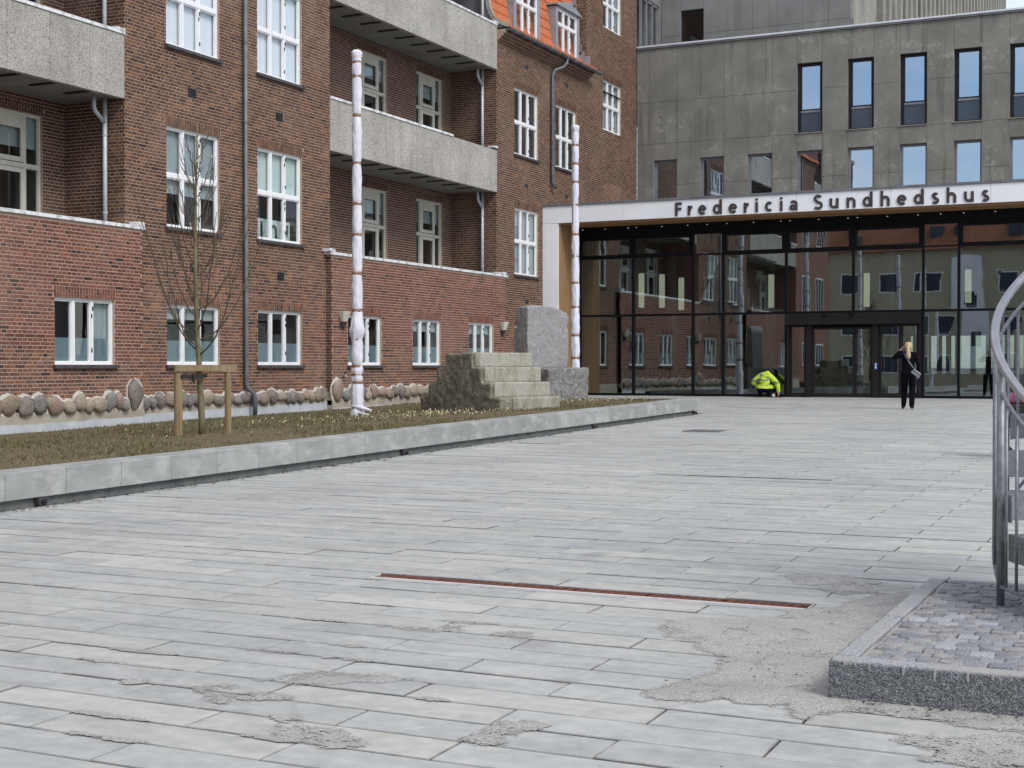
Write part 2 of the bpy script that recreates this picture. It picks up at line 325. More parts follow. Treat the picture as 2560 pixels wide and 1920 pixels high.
# ------------------------------------------------------------------ mesh helpers
WORLD = {}
def tag(o, label=None, cat=None, group=None, kind=None):
    if label: o['label'] = label
    if cat: o['category'] = cat
    if group: o['group'] = group
    if kind: o['kind'] = kind
    return o
def link(name, data, parent=None):
    o = bpy.data.objects.new(name, data); COL.objects.link(o)
    if parent is not None:
        o.parent = parent
        w = WORLD.get(parent.name, Vector((0, 0, 0)))
        o.location = -w
    WORLD[o.name] = Vector((0, 0, 0)); return o
def thing(name, label, cat, loc=(0, 0, 0), group=None):
    o = bpy.data.objects.new(name, None); COL.objects.link(o); o.location = loc; o.empty_display_size = .2
    WORLD[o.name] = Vector(loc); return tag(o, label, cat, group)
class MB:
    def __init__(s): s.v = []; s.f = []; s.mi = []; s.c = []; s.usec = False
    def add(s, verts, faces, mi=0, col=None):
        n = len(s.v); s.v.extend(tuple(p) for p in verts)
        for f in faces:
            s.f.append(tuple(i + n for i in f)); s.mi.append(mi); s.c.append(col or (1, 1, 1))
        if col: s.usec = True
        return s
    def hexa(s, p, mi=0, col=None, skip=()):
        F = [(0, 3, 2, 1), (4, 5, 6, 7), (0, 1, 5, 4), (1, 2, 6, 5), (2, 3, 7, 6), (3, 0, 4, 7)]
        return s.add(p, [f for i, f in enumerate(F) if i not in skip], mi, col)
    def box(s, x0, x1, y0, y1, z0, z1, mi=0, col=None, skip=()):
        return s.hexa([(x0, y0, z0), (x1, y0, z0), (x1, y1, z0), (x0, y1, z0), (x0, y0, z1), (x1, y0, z1), (x1, y1, z1), (x0, y1, z1)], mi, col, skip)
    def bar(s, a, b, w, h, mi=0, upv=(0, 0, 1), col=None):
        a, b = Vector(a), Vector(b); d = (b - a).normalized(); u = Vector(upv)
        if abs(d.dot(u)) > .98: u = Vector((0, 1, 0))
        r = d.cross(u).normalized() * (w / 2); u = r.cross(d).normalized() * (h / 2)
        return s.hexa([a - r - u, a + r - u, a + r + u, a - r + u, b - r - u, b + r - u, b + r + u, b - r + u][0:4] + [b - r - u, b + r - u, b + r + u, b - r + u], mi, col)
    def tube(s, path, rr, n=8, mi=0, cap=True, col=None):
        path = [Vector(p) for p in path]; k = len(path)
        if isinstance(rr, (int, float)): rr = [rr] * k
        t0 = (path[1] - path[0]).normalized(); ref = Vector((0, 0, 1)) if abs(t0.z) < .9 else Vector((0, 1, 0))
        u = t0.cross(ref).normalized(); vs = []; fs = []
        for i, p in enumerate(path):
            t = (path[min(i + 1, k - 1)] - path[max(i - 1, 0)]).normalized()
            u = (u - t * u.dot(t)).normalized(); w = t.cross(u)
            for j in range(n):
                a = 2 * math.pi * j / n; vs.append(p + (u * math.cos(a) + w * math.sin(a)) * rr[i])
        for i in range(k - 1):
            for j in range(n):
                j2 = (j + 1) % n; fs.append((i * n + j, i * n + j2, (i + 1) * n + j2, (i + 1) * n + j))
        if cap: fs.append(tuple(range(n - 1, -1, -1))); fs.append(tuple((k - 1) * n + j for j in range(n)))
        return s.add(vs, fs, mi, col)
    def lathe(s, prof, cx, cy, n=16, mi=0, jit=0., seed=0):
        vs = []; fs = []; k = len(prof)
        for i, (r, z) in enumerate(prof):
            for j in range(n):
                a = 2 * math.pi * j / n; q = r * (1 + jit * mnoise.noise((math.cos(a) * 2 + seed, math.sin(a) * 2, z * 7)))
                vs.append((cx + q * math.cos(a), cy + q * math.sin(a), z))
        for i in range(k - 1):
            for j in range(n):
                j2 = (j + 1) % n; fs.append((i * n + j, i * n + j2, (i + 1) * n + j2, (i + 1) * n + j))
        fs.append(tuple(range(n - 1, -1, -1))); fs.append(tuple((k - 1) * n + j for j in range(n)))
        return s.add(vs, fs, mi)
    def prism(s, poly, d, mi=0, mi_end=None):
        n = len(poly); d = Vector(d); a = [Vector(p) for p in poly]
        vs = a + [p + d for p in a]
        s.add(vs, [tuple(range(n - 1, -1, -1)), tuple(range(n, 2 * n))], mi if mi_end is None else mi_end)
        return s.add(vs, [(i, (i + 1) % n, n + (i + 1) % n, n + i) for i in range(n)], mi)
    def mesh(s, name, mats, smooth=False):
        me = bpy.data.meshes.new(name); me.from_pydata(s.v, [], s.f)
        for m in (mats if isinstance(mats, (list, tuple)) else [mats]): me.materials.append(m)
        me.polygons.foreach_set('material_index', s.mi)
        if s.usec:
            at = me.attributes.new('tint', 'FLOAT_COLOR', 'FACE')
            arr = np.ones((len(s.f), 4), np.float32); arr[:, :3] = np.array(s.c, np.float32); at.data.foreach_set('color', arr.ravel())
        if smooth: me.polygons.foreach_set('use_smooth', [True] * len(s.f))
        me.update(); return me
    def build(s, name, mats, parent=None, smooth=False):
        return link(name, s.mesh(name, mats, smooth), parent)
def copy_part(src, parent, loc, rot=None, scale=None, name=None):
    o = src.copy(); COL.objects.link(o); o.parent = parent
    o.location = Vector(loc) - WORLD.get(parent.name, Vector((0, 0, 0)))
    if rot is not None: o.rotation_euler = rot
    if scale is not None: o.scale = scale
    return o
def bevelled(o, w, seg=1):
    m = o.modifiers.new('bevel', 'BEVEL'); m.width = w; m.segments = seg; m.limit_method = 'ANGLE'; return o

# ------------------------------------------------------------------ ground and plaza
mb = MB(); xs = [-900, -60, -22, 12, 60, 900]; ys = [-900, -40, 0, 20, 40, 60, 900]
for i in range(len(xs) - 1):
    for j in range(len(ys) - 1):
        p = [(xs[i], ys[j]), (xs[i + 1], ys[j]), (xs[i + 1], ys[j + 1]), (xs[i], ys[j + 1])]
        mb.add([(x, y, gz(y) - .05) for x, y in p], [(0, 1, 2, 3)])
tag(mb.build('ground', nm('asphalt_ground', (.20, .20, .20), (.27, .265, .26), 2, .9)), 'grey paved ground reaching to the horizon', kind='structure')
PY0, PY1 = 1.1, 42.16
def end_y(x): return 31.05 + (-10.06 - x) * .56     # far edge of the planted bed
mb = MB()
mb.add([(x, y, gz(y) - .018) for x, y in ((-18.1, PY0), (7, PY0), (7, PY1), (-18.1, PY1))], [(0, 1, 2, 3)])
plaza = tag(mb.build('plaza', M['joint']), 'plaza paved with long grey stone slabs', kind='structure')
ROW, SLEN = .262, 1.112
slabs = []
DRAIN = (-4.87, -1.98, 8.02, 8.16)
k = 0; y = 4.005 - ROW * 11
while y < PY1 - .1:
    off = -3.62 if (round((y - 4.005) / ROW)) % 2 == 0 else -4.176
    off += R.uniform(-.012, .012)
    n0 = int((-19 - off) / SLEN) - 1
    for q in range(n0, n0 + 26):
        a, b = off + q * SLEN + .0045, off + (q + 1) * SLEN - .0045
        y0, y1 = y + .0075, min(y + ROW - .0075, PY1)
        if b < -18.1 or a > 7: continue
        a, b = max(a, -18.1), min(b, 7)
        if y1 < 31.5 and b < -10.02: continue
        if y1 < 31.5: a = max(a, -10.02)
        cx = (a + b) / 2
        if cx < -10.3 and end_y(cx) > y1 - .05: continue
        if b - a < .08: continue
        # kept clear: rusty drain, granite platform
        if y1 > DRAIN[2] and y0 < DRAIN[3] and b > DRAIN[0] and a < DRAIN[1]:
            if y0 < DRAIN[2] - .03: slabs.append((max(a, DRAIN[0]), min(b, DRAIN[1]), y0, DRAIN[2] - .005))
            if y1 > DRAIN[3] + .03: slabs.append((max(a, DRAIN[0]), min(b, DRAIN[1]), DRAIN[3] + .005, y1))
            if a < DRAIN[0]: slabs.append((a, DRAIN[0] - .004, y0, y1))
            if b > DRAIN[1]: slabs.append((DRAIN[1] + .004, b, y0, y1))
            continue
        if y1 > 6.015 and y0 < 8.605 and b > -1.36:
            if y0 < 5.98: slabs.append((max(a, -1.37), b, y0, 6.012))
            if y1 > 8.64: slabs.append((max(a, -1.37), b, 8.612, y1))
            if a > -1.40: continue
            b = -1.375
            if b - a < .06: continue
        slabs.append((a, b, y0, y1))
    y += ROW
def slab_tint():
    t = R.random(); v = R.uniform(.95, 1.05)
    if t < .50: c = (.408, .408, .405)
    elif t < .72: c = (.388, .391, .395)
    elif t < .93: c = (.428, .423, .408)
    else: c = (.475, .467, .44)
    return (v * c[0] * .985, v * c[1] * 1.0, v * c[2] * .965)
def slab_geo(mb, s, c):
    a, b, y0, y1 = s; g = .004; dz = R.uniform(-.003, .003); tx = R.uniform(-.001, .001)
    z = lambda x, y: gz(y) + dz
    lo = [(a, y0), (b, y0), (b, y1), (a, y1)]; hi = [(a + g, y0 + g), (b - g, y0 + g), (b - g, y1 - g), (a + g, y1 - g)]
    V = [(x, y, z(x, y) - .028) for x, y in lo] + [(x, y, z(x, y) - .004) for x, y in lo] + [(x, y, z(x, y)) for x, y in hi]
    F = [(8, 9, 10, 11)] + [(i, (i + 1) % 4, 4 + (i + 1) % 4, 4 + i) for i in range(4)] + [(4 + i, 4 + (i + 1) % 4, 8 + (i + 1) % 4, 8 + i) for i in range(4)]
    mb.add(V, F[:1], 0, c); k = len(mb.v) - 12
    mb.f += [tuple(i + k for i in f) for f in F[1:]]; mb.mi += [0] * 8; mb.c += [(.15, .143, .135)] * 4 + [(.26, .255, .245)] * 4  # joint shade and edge dirt put into the side and chamfer colours
def in_view(x, y, m=.03):
    fx, fy = -.4309, .9024; d = x * fx + y * fy; l = x * fy - y * fx
    if d < 1: return None
    u = l / d
    v = (1.495 - gz(y)) / d
    return d if (-.36 - m < u < .36 + m and v < .275) else None
def slab_seen(s):
    d = in_view((s[0] + s[1]) / 2, (s[2] + s[3]) / 2); return d
seen = sorted([s for s in slabs if slab_seen(s)], key=lambda s: slab_seen(s))
big = set(seen[:300]); rest = MB()
for s in slabs:
    c = slab_tint()
    if s in big:
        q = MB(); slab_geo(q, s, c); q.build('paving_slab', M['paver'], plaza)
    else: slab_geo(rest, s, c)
tag(rest.build('slab_field', M['paver'], plaza), kind='stuff')

# sand lying over the slabs
SAND = {'A': [(-2.43, 6.99), (-2.52, 7.3), (-2.51, 7.39), (-2.39, 7.44), (-2.23, 7.59), (-2.01, 7.69), (-1.97, 7.93), (-1.79, 8.16), (-1.71, 8.47), (-1.5, 8.85), (-1.39, 8.6), (-1.39, 7.9), (-1.39, 7.54), (-1.39, 6.82), (-1.39, 6.01), (-1.28, 6.01), (-0.97, 6.01), (-0.58, 6.01), (.5, 6.01), (.5, 5.79), (-0.58, 5.82), (-0.79, 5.85), (-1.04, 5.89), (-1.14, 5.9), (-1.38, 5.85), (-1.4, 5.67), (-1.5, 5.86), (-1.69, 5.83), (-1.74, 5.9), (-1.83, 5.88), (-1.91, 5.75), (-1.99, 5.73), (-2.09, 5.8), (-2.0, 5.97), (-1.93, 6.15), (-1.89, 6.28), (-1.95, 6.49), (-1.94, 6.66), (-2.09, 6.72), (-2.23, 6.93), (-2.35, 7.0)],
 'A2': [(-2.38, 9.09), (-2.24, 9.26), (-2.01, 9.25), (-1.76, 9.06), (-1.54, 9.01), (-1.71, 8.8), (-1.87, 8.59), (-2.1, 8.77)],
 'B': [(-3.99, 5.07), (-3.85, 5.17), (-3.75, 5.05), (-3.62, 5.1), (-3.46, 5.06), (-3.53, 5.0), (-3.66, 4.99), (-3.73, 5.0), (-3.7, 4.88), (-3.78, 4.91), (-3.9, 5.01)],
 'C': [(-3.36, 4.8), (-3.24, 4.81), (-3.17, 4.72), (-3.06, 4.73), (-2.96, 4.68), (-2.85, 4.62), (-2.82, 4.57), (-2.91, 4.51), (-3.01, 4.55), (-3.12, 4.58), (-3.21, 4.59), (-3.25, 4.69)],
 'D': [(-3.79, 5.31), (-3.74, 5.41), (-3.63, 5.56), (-3.44, 5.59), (-3.31, 5.6), (-3.17, 5.6), (-3.22, 5.55), (-3.3, 5.49), (-3.36, 5.46), (-3.47, 5.39), (-3.62, 5.32)],
 'E': [(-2.48, 4.82), (-2.46, 4.88), (-2.48, 4.99), (-2.48, 5.11), (-2.4, 5.13), (-2.32, 5.11), (-2.35, 5.01), (-2.36, 4.91), (-2.35, 4.83), (-2.42, 4.78)],
 'F': [(-3.94, 6.61), (-3.81, 6.62), (-3.61, 6.66), (-3.61, 6.82), (-3.58, 6.8), (-3.5, 6.71), (-3.49, 6.65), (-3.65, 6.58), (-3.78, 6.59)],
 'G': [(-3.28, 6.65), (-3.22, 6.74), (-3.11, 6.73), (-3.1, 6.66), (-3.18, 6.66)],
 'H': [(-0.96, 5.58), (-0.86, 5.61), (-0.7, 5.64), (-0.56, 5.68), (-0.3, 5.56), (-0.52, 5.35), (-0.66, 5.29), (-0.82, 5.29), (-0.75, 5.38), (-0.84, 5.45), (-0.95, 5.48)],
 'J': [(-10.34, 36.25), (-9.85, 37.0), (-9.14, 36.03), (-8.99, 34.41), (-9.7, 34.46), (-10.66, 34.99)],
 'K': [(-4.39, 5.05), (-4.28, 5.07), (-4.23, 5.05), (-4.32, 5.03)]}
bm = bmesh.new()
def rough_loop(pts, amp, step=.03, seed=0):
    out = []
    n = len(pts)
    for i in range(n):
        a, b = Vector(pts[i]), Vector(pts[(i + 1) % n]); L = (b - a).length; k = max(1, min(40, int(L / step)))
        for j in range(k):
            p = a.lerp(b, j / k); w = Vector((mnoise.noise((p.x * 9, p.y * 9, seed)), mnoise.noise((p.x * 9, p.y * 9, seed + 9)))) * amp
            w += Vector((mnoise.noise((p.x * 31, p.y * 31, seed)), mnoise.noise((p.x * 31, p.y * 31, seed + 5)))) * amp * .4
            out.append(p + w)
    return out
FADE = []
def add_patch(pts, amp, seed, h=.0042, rim=.05):
    lp = rough_loop(pts, amp, seed=seed); n = len(lp)
    area = sum(lp[i].x * lp[(i + 1) % n].y - lp[(i + 1) % n].x * lp[i].y for i in range(n)); sg = 1 if area > 0 else -1
    out = []
    for i in range(n):
        d = (lp[(i + 2) % n] - lp[i - 2]); d = d.normalized() if d.length > 1e-6 else Vector((1, 0)); out.append(lp[i] + Vector((d.y, -d.x)) * sg * rim)
    vs = [bm.verts.new((p.x, p.y, gz(p.y) + h)) for p in lp]; FADE.extend([.92 if rim > .085 else (.72 if rim > .07 else .66)] * n)
    lo = [bm.verts.new((p.x, p.y, gz(p.y) + h - .0012)) for p in out]; FADE.extend([0.0] * n)
    bm.faces.new(vs)
    for i in range(n): bm.faces.new((vs[i], lo[i], lo[(i + 1) % n], vs[(i + 1) % n]))
for i, (key, pts) in enumerate(SAND.items()): add_patch(pts, .014 if key != 'A' else .018, i * 3.3, rim=.09 if key in 'A' else (.08 if key in ('A2', 'H') else (.4 if key == 'J' else .05)))
for i in range(26):                                  # sand washed along joints
    x = R.uniform(-4.9, -1.6); ry = 4.005 + ROW * R.randint(0, 12) ; L = R.uniform(.1, .45); w = R.uniform(.008, .03)
    if x + L > -2.75: continue
    add_patch([(x, ry - w), (x + L * .5, ry - w * 1.5), (x + L, ry - w * .3), (x + L * .9, ry + w), (x + L * .4, ry + w * .8), (x + .02, ry + w * .5)], w * .3, i * 1.7 + 50, .0046, .02)
bmesh.ops.recalc_face_normals(bm, faces=bm.faces[:])
bmesh.ops.triangulate(bm, faces=bm.faces[:])
me = bpy.data.meshes.new('sand'); bm.to_mesh(me); bm.free(); me.materials.append(M['loose_sand'])
at = me.attributes.new('fade', 'FLOAT', 'POINT'); at.data.foreach_set('value', FADE)
tag(link('sand', me), 'pale sand strewn over the paving beside the granite platform', 'sand', kind='stuff')
# dark litter: leaf crumbs and grit
mb = MB()
def flake(x, y, z, s):
    a = R.uniform(0, 6.28); pts = []
    for j in range(5):
        q = a + j * 1.2566; rr = s * R.uniform(.5, 1.2); pts.append((x + rr * math.cos(q), y + rr * math.sin(q) * .7, z + R.uniform(.001, s * .5)))
    mb.add(pts + [(x, y, z + s * .35)], [(j, (j + 1) % 5, 5) for j in range(5)])
for i in range(260):
    x = R.gauss(-1.75, .26); y = R.choice((6.35, 6.8, 7.25, 7.9)) + R.gauss(0, .10)
    if x > -1.40 or y < 5.9 or y > 8.9: continue
    flake(x, y, gz(y) + .006, R.choice([.003, .003, .004, .005, .008]))
for i in range(90):
    x = R.uniform(-1.3, -.4); flake(x, R.uniform(5.86, 6.0), gz(6) + .006, R.choice([.004, .006, .012]))
for i in range(900):
    y = R.uniform(6, 30.5); flake(-10.02 + abs(R.gauss(0, .09)), y, gz(y) + .003, R.choice([.006, .01, .018, .03]))
for i in range(240):
    y = R.uniform(3.8, 30); x = R.uniform(-.75 * y, -.12 * y)
    if x < -9.9 or (y > 6 and y < 8.7 and x > -1.4): continue
    flake(x, y, gz(y) + .002, R.choice([.004, .006, .009]))
tag(mb.build('debris', M['debris']), 'dark leaf crumbs and grit scattered on the paving', 'debris', kind='stuff')

# rusty slot drain
dr = thing('drain_channel', 'long rusty iron slot drain set in the paving near the camera', 'drain', (DRAIN[0], DRAIN[2], gz(8)))
mb = MB(); z = gz(8.09)
mb.box(DRAIN[0], DRAIN[1], DRAIN[2], DRAIN[3], z - .05, z - .022); mb.build('channel', M['dark'], dr)
mb = MB()
mb.box(DRAIN[0], DRAIN[1], DRAIN[2], DRAIN[2] + .03, z - .02, z - .001); mb.box(DRAIN[0], DRAIN[0] + .01, DRAIN[2] + .031, DRAIN[3], z - .02, z - .001); mb.build('edge_strip', M['steel_edge'], dr)
n = 6; gl = (DRAIN[1] - DRAIN[0] - .02) / n
for i in range(n):
    a = DRAIN[0] + .014 + i * gl; mb = MB()
    y0, y1 = DRAIN[2] + .034, DRAIN[3] - .003
    mb.box(a, a + gl - .004, y0, y0 + .012, z - .018, z); mb.box(a, a + gl - .004, y1 - .012, y1, z - .018, z)
    q = a + .004
    while q < a + gl - .03:
        mb.bar((q, y0 + .008, z - .009), (q + .03, y1 - .008, z - .009), .024, .016); q += .056
    mb.build('grate', M['rust'], dr)
for (x0, x1, y, lab) in ((-5.70, -3.62, 15.9, 'thin dark paving joint across the middle of the plaza'), (-9.63, -8.9, 20.41, 'short dark paving joint near the concrete bed edging')):
    mb = MB(); mb.box(x0, x1, y - .02, y + .02, gz(y) - .03, gz(y) + .004); o = mb.build('joint_line', M['dark']); tag(o, lab, 'drain', 'dark paving joints')  # dark paving joints drawn as added thin dark strips, not drains
mh = thing('manhole_cover', 'rectangular grey manhole cover in the paving before the bed corner', 'manhole cover', (-7.85, 24.5, gz(24.5)))
mb = MB(); mb.box(-8.2, -7.5, 24.2, 24.8, gz(24.5) - .03, gz(24.5) + .010); mb.build('frame', M['iron'], mh)
mb = MB(); mb.box(-8.13, -7.57, 24.27, 24.73, gz(24.5) + .011, gz(24.5) + .016); mb.build('lid', M['kerb_dark'], mh)

# ------------------------------------------------------------------ planted bed: edging, lawn
bed = thing('bed_edging', 'low pale concrete block edging around the lawn bed', 'edging', (-10.2, 18, gz(18)))
KS = .8066; XK = -10.06
for i in range(-12, 27):
    y0 = 9.998 - .0 + i * KS - (0 if i > -13 else 0)
    if y0 < 2.5 or y0 > 31.0: continue
    a, b = y0 + .003, min(y0 + KS - .003, 31.03)
    v = R.uniform(.90, 1.08); c = (.305 * v, .308 * v, .298 * v)
    mb = MB(); mb.hexa([(XK - .36, a, gz(a) + .085), (XK, a, gz(a) + .085), (XK, b, gz(b) + .085), (XK - .36, b, gz(b) + .085),
                        (XK - .36, a, gz(a) + .352), (XK, a, gz(a) + .352), (XK, b, gz(b) + .352), (XK - .36, b, gz(b) + .352)], 0, c)
    bevelled(mb.build('edging_block', M['kerb'], bed), .006)
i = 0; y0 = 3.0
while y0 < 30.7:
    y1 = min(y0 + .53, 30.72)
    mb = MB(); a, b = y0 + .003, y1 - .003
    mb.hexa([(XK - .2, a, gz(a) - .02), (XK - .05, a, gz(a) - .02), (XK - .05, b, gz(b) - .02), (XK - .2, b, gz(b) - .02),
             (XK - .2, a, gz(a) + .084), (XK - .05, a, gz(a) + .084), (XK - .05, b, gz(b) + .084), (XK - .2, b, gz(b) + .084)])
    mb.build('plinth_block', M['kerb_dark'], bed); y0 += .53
ed = Vector((-1, .56, 0)).normalized(); inn = Vector((-ed.y, ed.x, 0)) * .36   # far edge of the bed
p0 = Vector((XK, 31.04, 0))
def end_top(p): return gz(p.y) + .352 - .23 * min(1, max(0, (-10.4 - p.x) / 7.8))
for i in range(11):
    a = p0 + ed * (.36 if i == 0 else i * KS + .003); b = p0 + ed * ((i + 1) * KS - .003)
    P = [a + inn, a, b, b + inn]; v = R.uniform(.9, 1.08)
    mb = MB(); mb.hexa([(p.x, p.y, gz(p.y) - .02) for p in P] + [(p.x, p.y, end_top(p)) for p in P], 0, (.305 * v, .308 * v, .298 * v))
    bevelled(mb.build('edging_block', M['kerb'], bed), .006)
for y, lab in ((10.46, 'nearest the camera'), (17.53, 'under the middle of the edging'), (24.67, 'in line with the granite steps'), (30.62, 'at the far corner of the bed')):
    t = thing('spot_lamp', 'small black spot lamp below the edging blocks ' + lab, 'spot lamp', (XK, y, gz(y)), 'spot lamps along the bed edging')
    mb = MB(); mb.box(XK - .045, XK + .03, y - .05, y + .05, gz(y) + .0, gz(y) + .078); bevelled(mb.build('housing', M['lamp_base'], t), .012, 2)
    mb = MB(); mb.tube([(XK + .03, y, gz(y) + .04), (XK + .05, y, gz(y) + .035)], .03, 10); mb.build('lens', M['hinge'], t)
# lawn surface
mb = MB(); NX, NY = 40, 130
xs = [-10.41 - (7.83) * i / NX for i in range(NX + 1)]
for i in range(NX + 1):
    ymax = end_y(xs[i]) - .28
    for j in range(NY + 1):
        y = 2.6 + (ymax - 2.6) * j / NY
        mb.v.append((xs[i], y, lawn_z(xs[i], y) + .012 * mnoise.noise((xs[i] * 3, y * 3, 0))))
for i in range(NX):
    for j in range(NY):
        a = i * (NY + 1) + j; mb.f.append((a, a + 1, a + NY + 2, a + NY + 1)); mb.mi.append(0); mb.c.append((1, 1, 1))
tag(mb.build('lawn', M['soil'], smooth=True), 'thin brownish green lawn between the brick building and edging', kind='structure')
# grass blades
rng = np.random.default_rng(3)
n = 95000
gx = -10.45 - rng.random(n) * 7.7; gy = 8 + rng.random(n) ** 1.3 * 27
v = []; f = []; c = []
for i in range(n):
    x, y = gx[i], gy[i]
    if y > end_y(x) - .35 or x > -.36 * 0 - 10.43: continue
    if x < -1.06 * y: continue
    g = mnoise.noise((x * .55, y * .55, 7.7)); g2 = mnoise.noise((x * 2.1, y * 2.1, 2.2))
    den = .32 + .95 * g + .45 * g2
    if R.random() > den + .15: continue
    h = R.uniform(.015, .05) * (1 + .5 * max(0, g)); a = R.uniform(0, 6.283); w = R.uniform(.006, .014); L = R.uniform(0, .6) * h * 1.6; b = R.uniform(0, 6.283)
    z = lawn_z(x, y); k = len(v)
    v += [(x - w * math.cos(a), y - w * math.sin(a), z - .004), (x + w * math.cos(a), y + w * math.sin(a), z - .004), (x + L * math.cos(b), y + L * math.sin(b), z + h)]
    f.append((k, k + 1, k + 2)); t = R.random() + .35 * g
    c.append((.125, .13, .05) if t > .80 else ((.165, .145, .08) if t > .45 else (.19, .155, .10)))
mb = MB(); mb.v = v; mb.f = f; mb.mi = [0] * len(f); mb.c = c; mb.usec = True
tag(mb.build('grass', M['grass']), 'short sparse grass blades on the lawn bed', 'grass', kind='stuff')
# crocuses
mb = MB()
def crocus(x, y):
    z = lawn_z(x, y); h = R.uniform(.03, .07); r = R.uniform(.008, .015)
    lx, ly = R.uniform(-.02, .02), R.uniform(-.02, .02)
    V = [(x + lx + r * .3 * math.cos(q), y + ly + r * .3 * math.sin(q), z + h * .5) for q in (0, 2.1, 4.2)] + [(x + lx + r * math.cos(q + .5), y + ly + r * math.sin(q + .5), z + h) for q in (0, 2.1, 4.2)]
    mb.add(V, [(0, 1, 4, 3), (1, 2, 5, 4), (2, 0, 3, 5), (0, 2, 1), (3, 4, 5)])
for i in range(330):
    if i < 190: x, y = R.gauss(-13.4, .9), R.gauss(24.3, 1.3)
    elif i < 290: x, y = R.gauss(-12.6, .8), R.gauss(31.2, .9)
    elif i < 400: x, y = R.gauss(-14.6, 1.2), R.gauss(20.5, 2.2)
    else: x, y = R.uniform(-17.6, -10.6), R.uniform(10, 31)
    if x > -10.5 or x < -17.8 or y > end_y(x) - .4: continue
    crocus(x, y)
tag(mb.build('crocus_flowers', M['crocus']), 'pale yellow crocuses dotted over the lawn', 'flowers', kind='stuff')

# ------------------------------------------------------------------ brick building
bb = thing('brick_building', 'long red brown brick hospital wing with white windows and concrete balconies', 'building', (XF, 24.8, .4))
def PT(ax, plane, u, d, v): return (plane + d, u, v) if ax == 'X' else (u, plane - d, v)
def lbox(mb, ax, plane, u0, u1, d0, d1, v0, v1, mi=0, col=None, skip=()):
    if ax == 'X': mb.box(plane + d0, plane + d1, u0, u1, v0, v1, mi, col, skip)
    else: mb.box(u0, u1, plane - d1, plane - d0, v0, v1, mi, col, skip)
bricks_all = MB()          # every brick past the 300 nearest
brick_near = []            # (dist, mesh args)
PAL = {'main': [(.150, .080, .060), (.125, .067, .053), (.180, .098, .070), (.105, .060, .050), (.215, .115, .068), (.135, .078, .062)],
       'low': [(.225, .118, .090), (.195, .103, .083), (.255, .132, .093), (.165, .092, .078), (.28, .135, .082), (.14, .09, .083)],
       'terr': [(.220, .092, .074), (.20, .083, .068), (.245, .104, .080), (.175, .08, .068), (.26, .112, .078)],
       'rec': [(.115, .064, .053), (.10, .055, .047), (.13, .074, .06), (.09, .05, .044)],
       'right': [(.130, .076, .055), (.105, .062, .047), (.155, .09, .062), (.09, .054, .043), (.18, .102, .066)],
       'patch': [(.24, .14, .10), (.21, .125, .09), (.27, .16, .115)]}
def pick(pal, u, v):
    if callable(pal): pal = pal(u, v)
    c = R.choice(PAL[pal]); k = R.uniform(.58, .92)
    if R.random() < .05: c = (.07, .045, .045)
    return (c[0] * k * 1.04, c[1] * k * .97, c[2] * k * .88)
def put_brick(ax, plane, u0, u1, v0, v1, col, near=None):
    d = .0045 + R.uniform(-.0018, .002)
    if near is not None: near.append((ax, plane, u0, u1, v0, v1, d, col))
    else: lbox(bricks_all, ax, plane, u0, u1, 0, d, v0, v1, 0, col, (5,) if ax == 'X' else (4,))
def cut(a, b, holes):
    segs = [(a, b)]
    for h0, h1 in holes:
        n = []
        for s0, s1 in segs:
            if h1 <= s0 or h0 >= s1: n.append((s0, s1)); continue
            if h0 > s0: n.append((s0, h0))
            if h1 < s1: n.append((h1, s1))
        segs = n
    return segs
def brickwork(ax, plane, u0, u1, v0, v1, holes, pal, near=None, near_if=None):
    k0, k1 = int(math.ceil(v0 / COURSE - .01)), int(math.floor(v1 / COURSE + .01))
    for k in range(k0, k1):
        va, vb = k * COURSE + .0085, (k + 1) * COURSE - .0085; vm = (va + vb) / 2
        hs = [(h[0], h[1]) for h in holes if h[2] < vm < h[3]]
        L = .24 if k % 2 == 0 else .12
        off = (.12 if k % 4 == 0 else 0.) if k % 2 == 0 else .06
        for s0, s1 in cut(u0, u1, hs):
            q = math.floor((s0 - off) / L)
            while off + q * L < s1:
                a = max(off + q * L, s0) + .0075; b = min(off + (q + 1) * L, s1) - .0075; q += 1
                if abs(a - .0075 - u0) < 1e-4: a = u0 - .003
                if abs(b + .0075 - u1) < 1e-4: b = u1 + .003
                if b - a < .03: continue
                put_brick(ax, plane, a, b, va, vb, pick(pal, (a + b) / 2, vm), near if (near is not None and near_if((a + b) / 2, vm)) else None)
def soldier(ax, plane, u0, u1, v0, v1, pal):
    n = max(1, round((u1 - u0) / .072)); w = (u1 - u0) / n
    vm = v0 + (v1 - v0) * .66
    for i in range(n):
        a, b = u0 + i * w + .007, u0 + (i + 1) * w - .007
        if i % 2 == 0:
            put_brick(ax, plane, a, b, v0 + .004, vm - .004, pick(pal, a, v0)); put_brick(ax, plane, a, b, vm + .004, v1 - .004, pick(pal, a, v0))
        else:
            q = v0 + (v1 - v0) * .34
            put_brick(ax, plane, a, b, v0 + .004, q - .004, pick(pal, a, v0)); put_brick(ax, plane, a, b, q + .004, v1 - .004, pick(pal, a, v0))
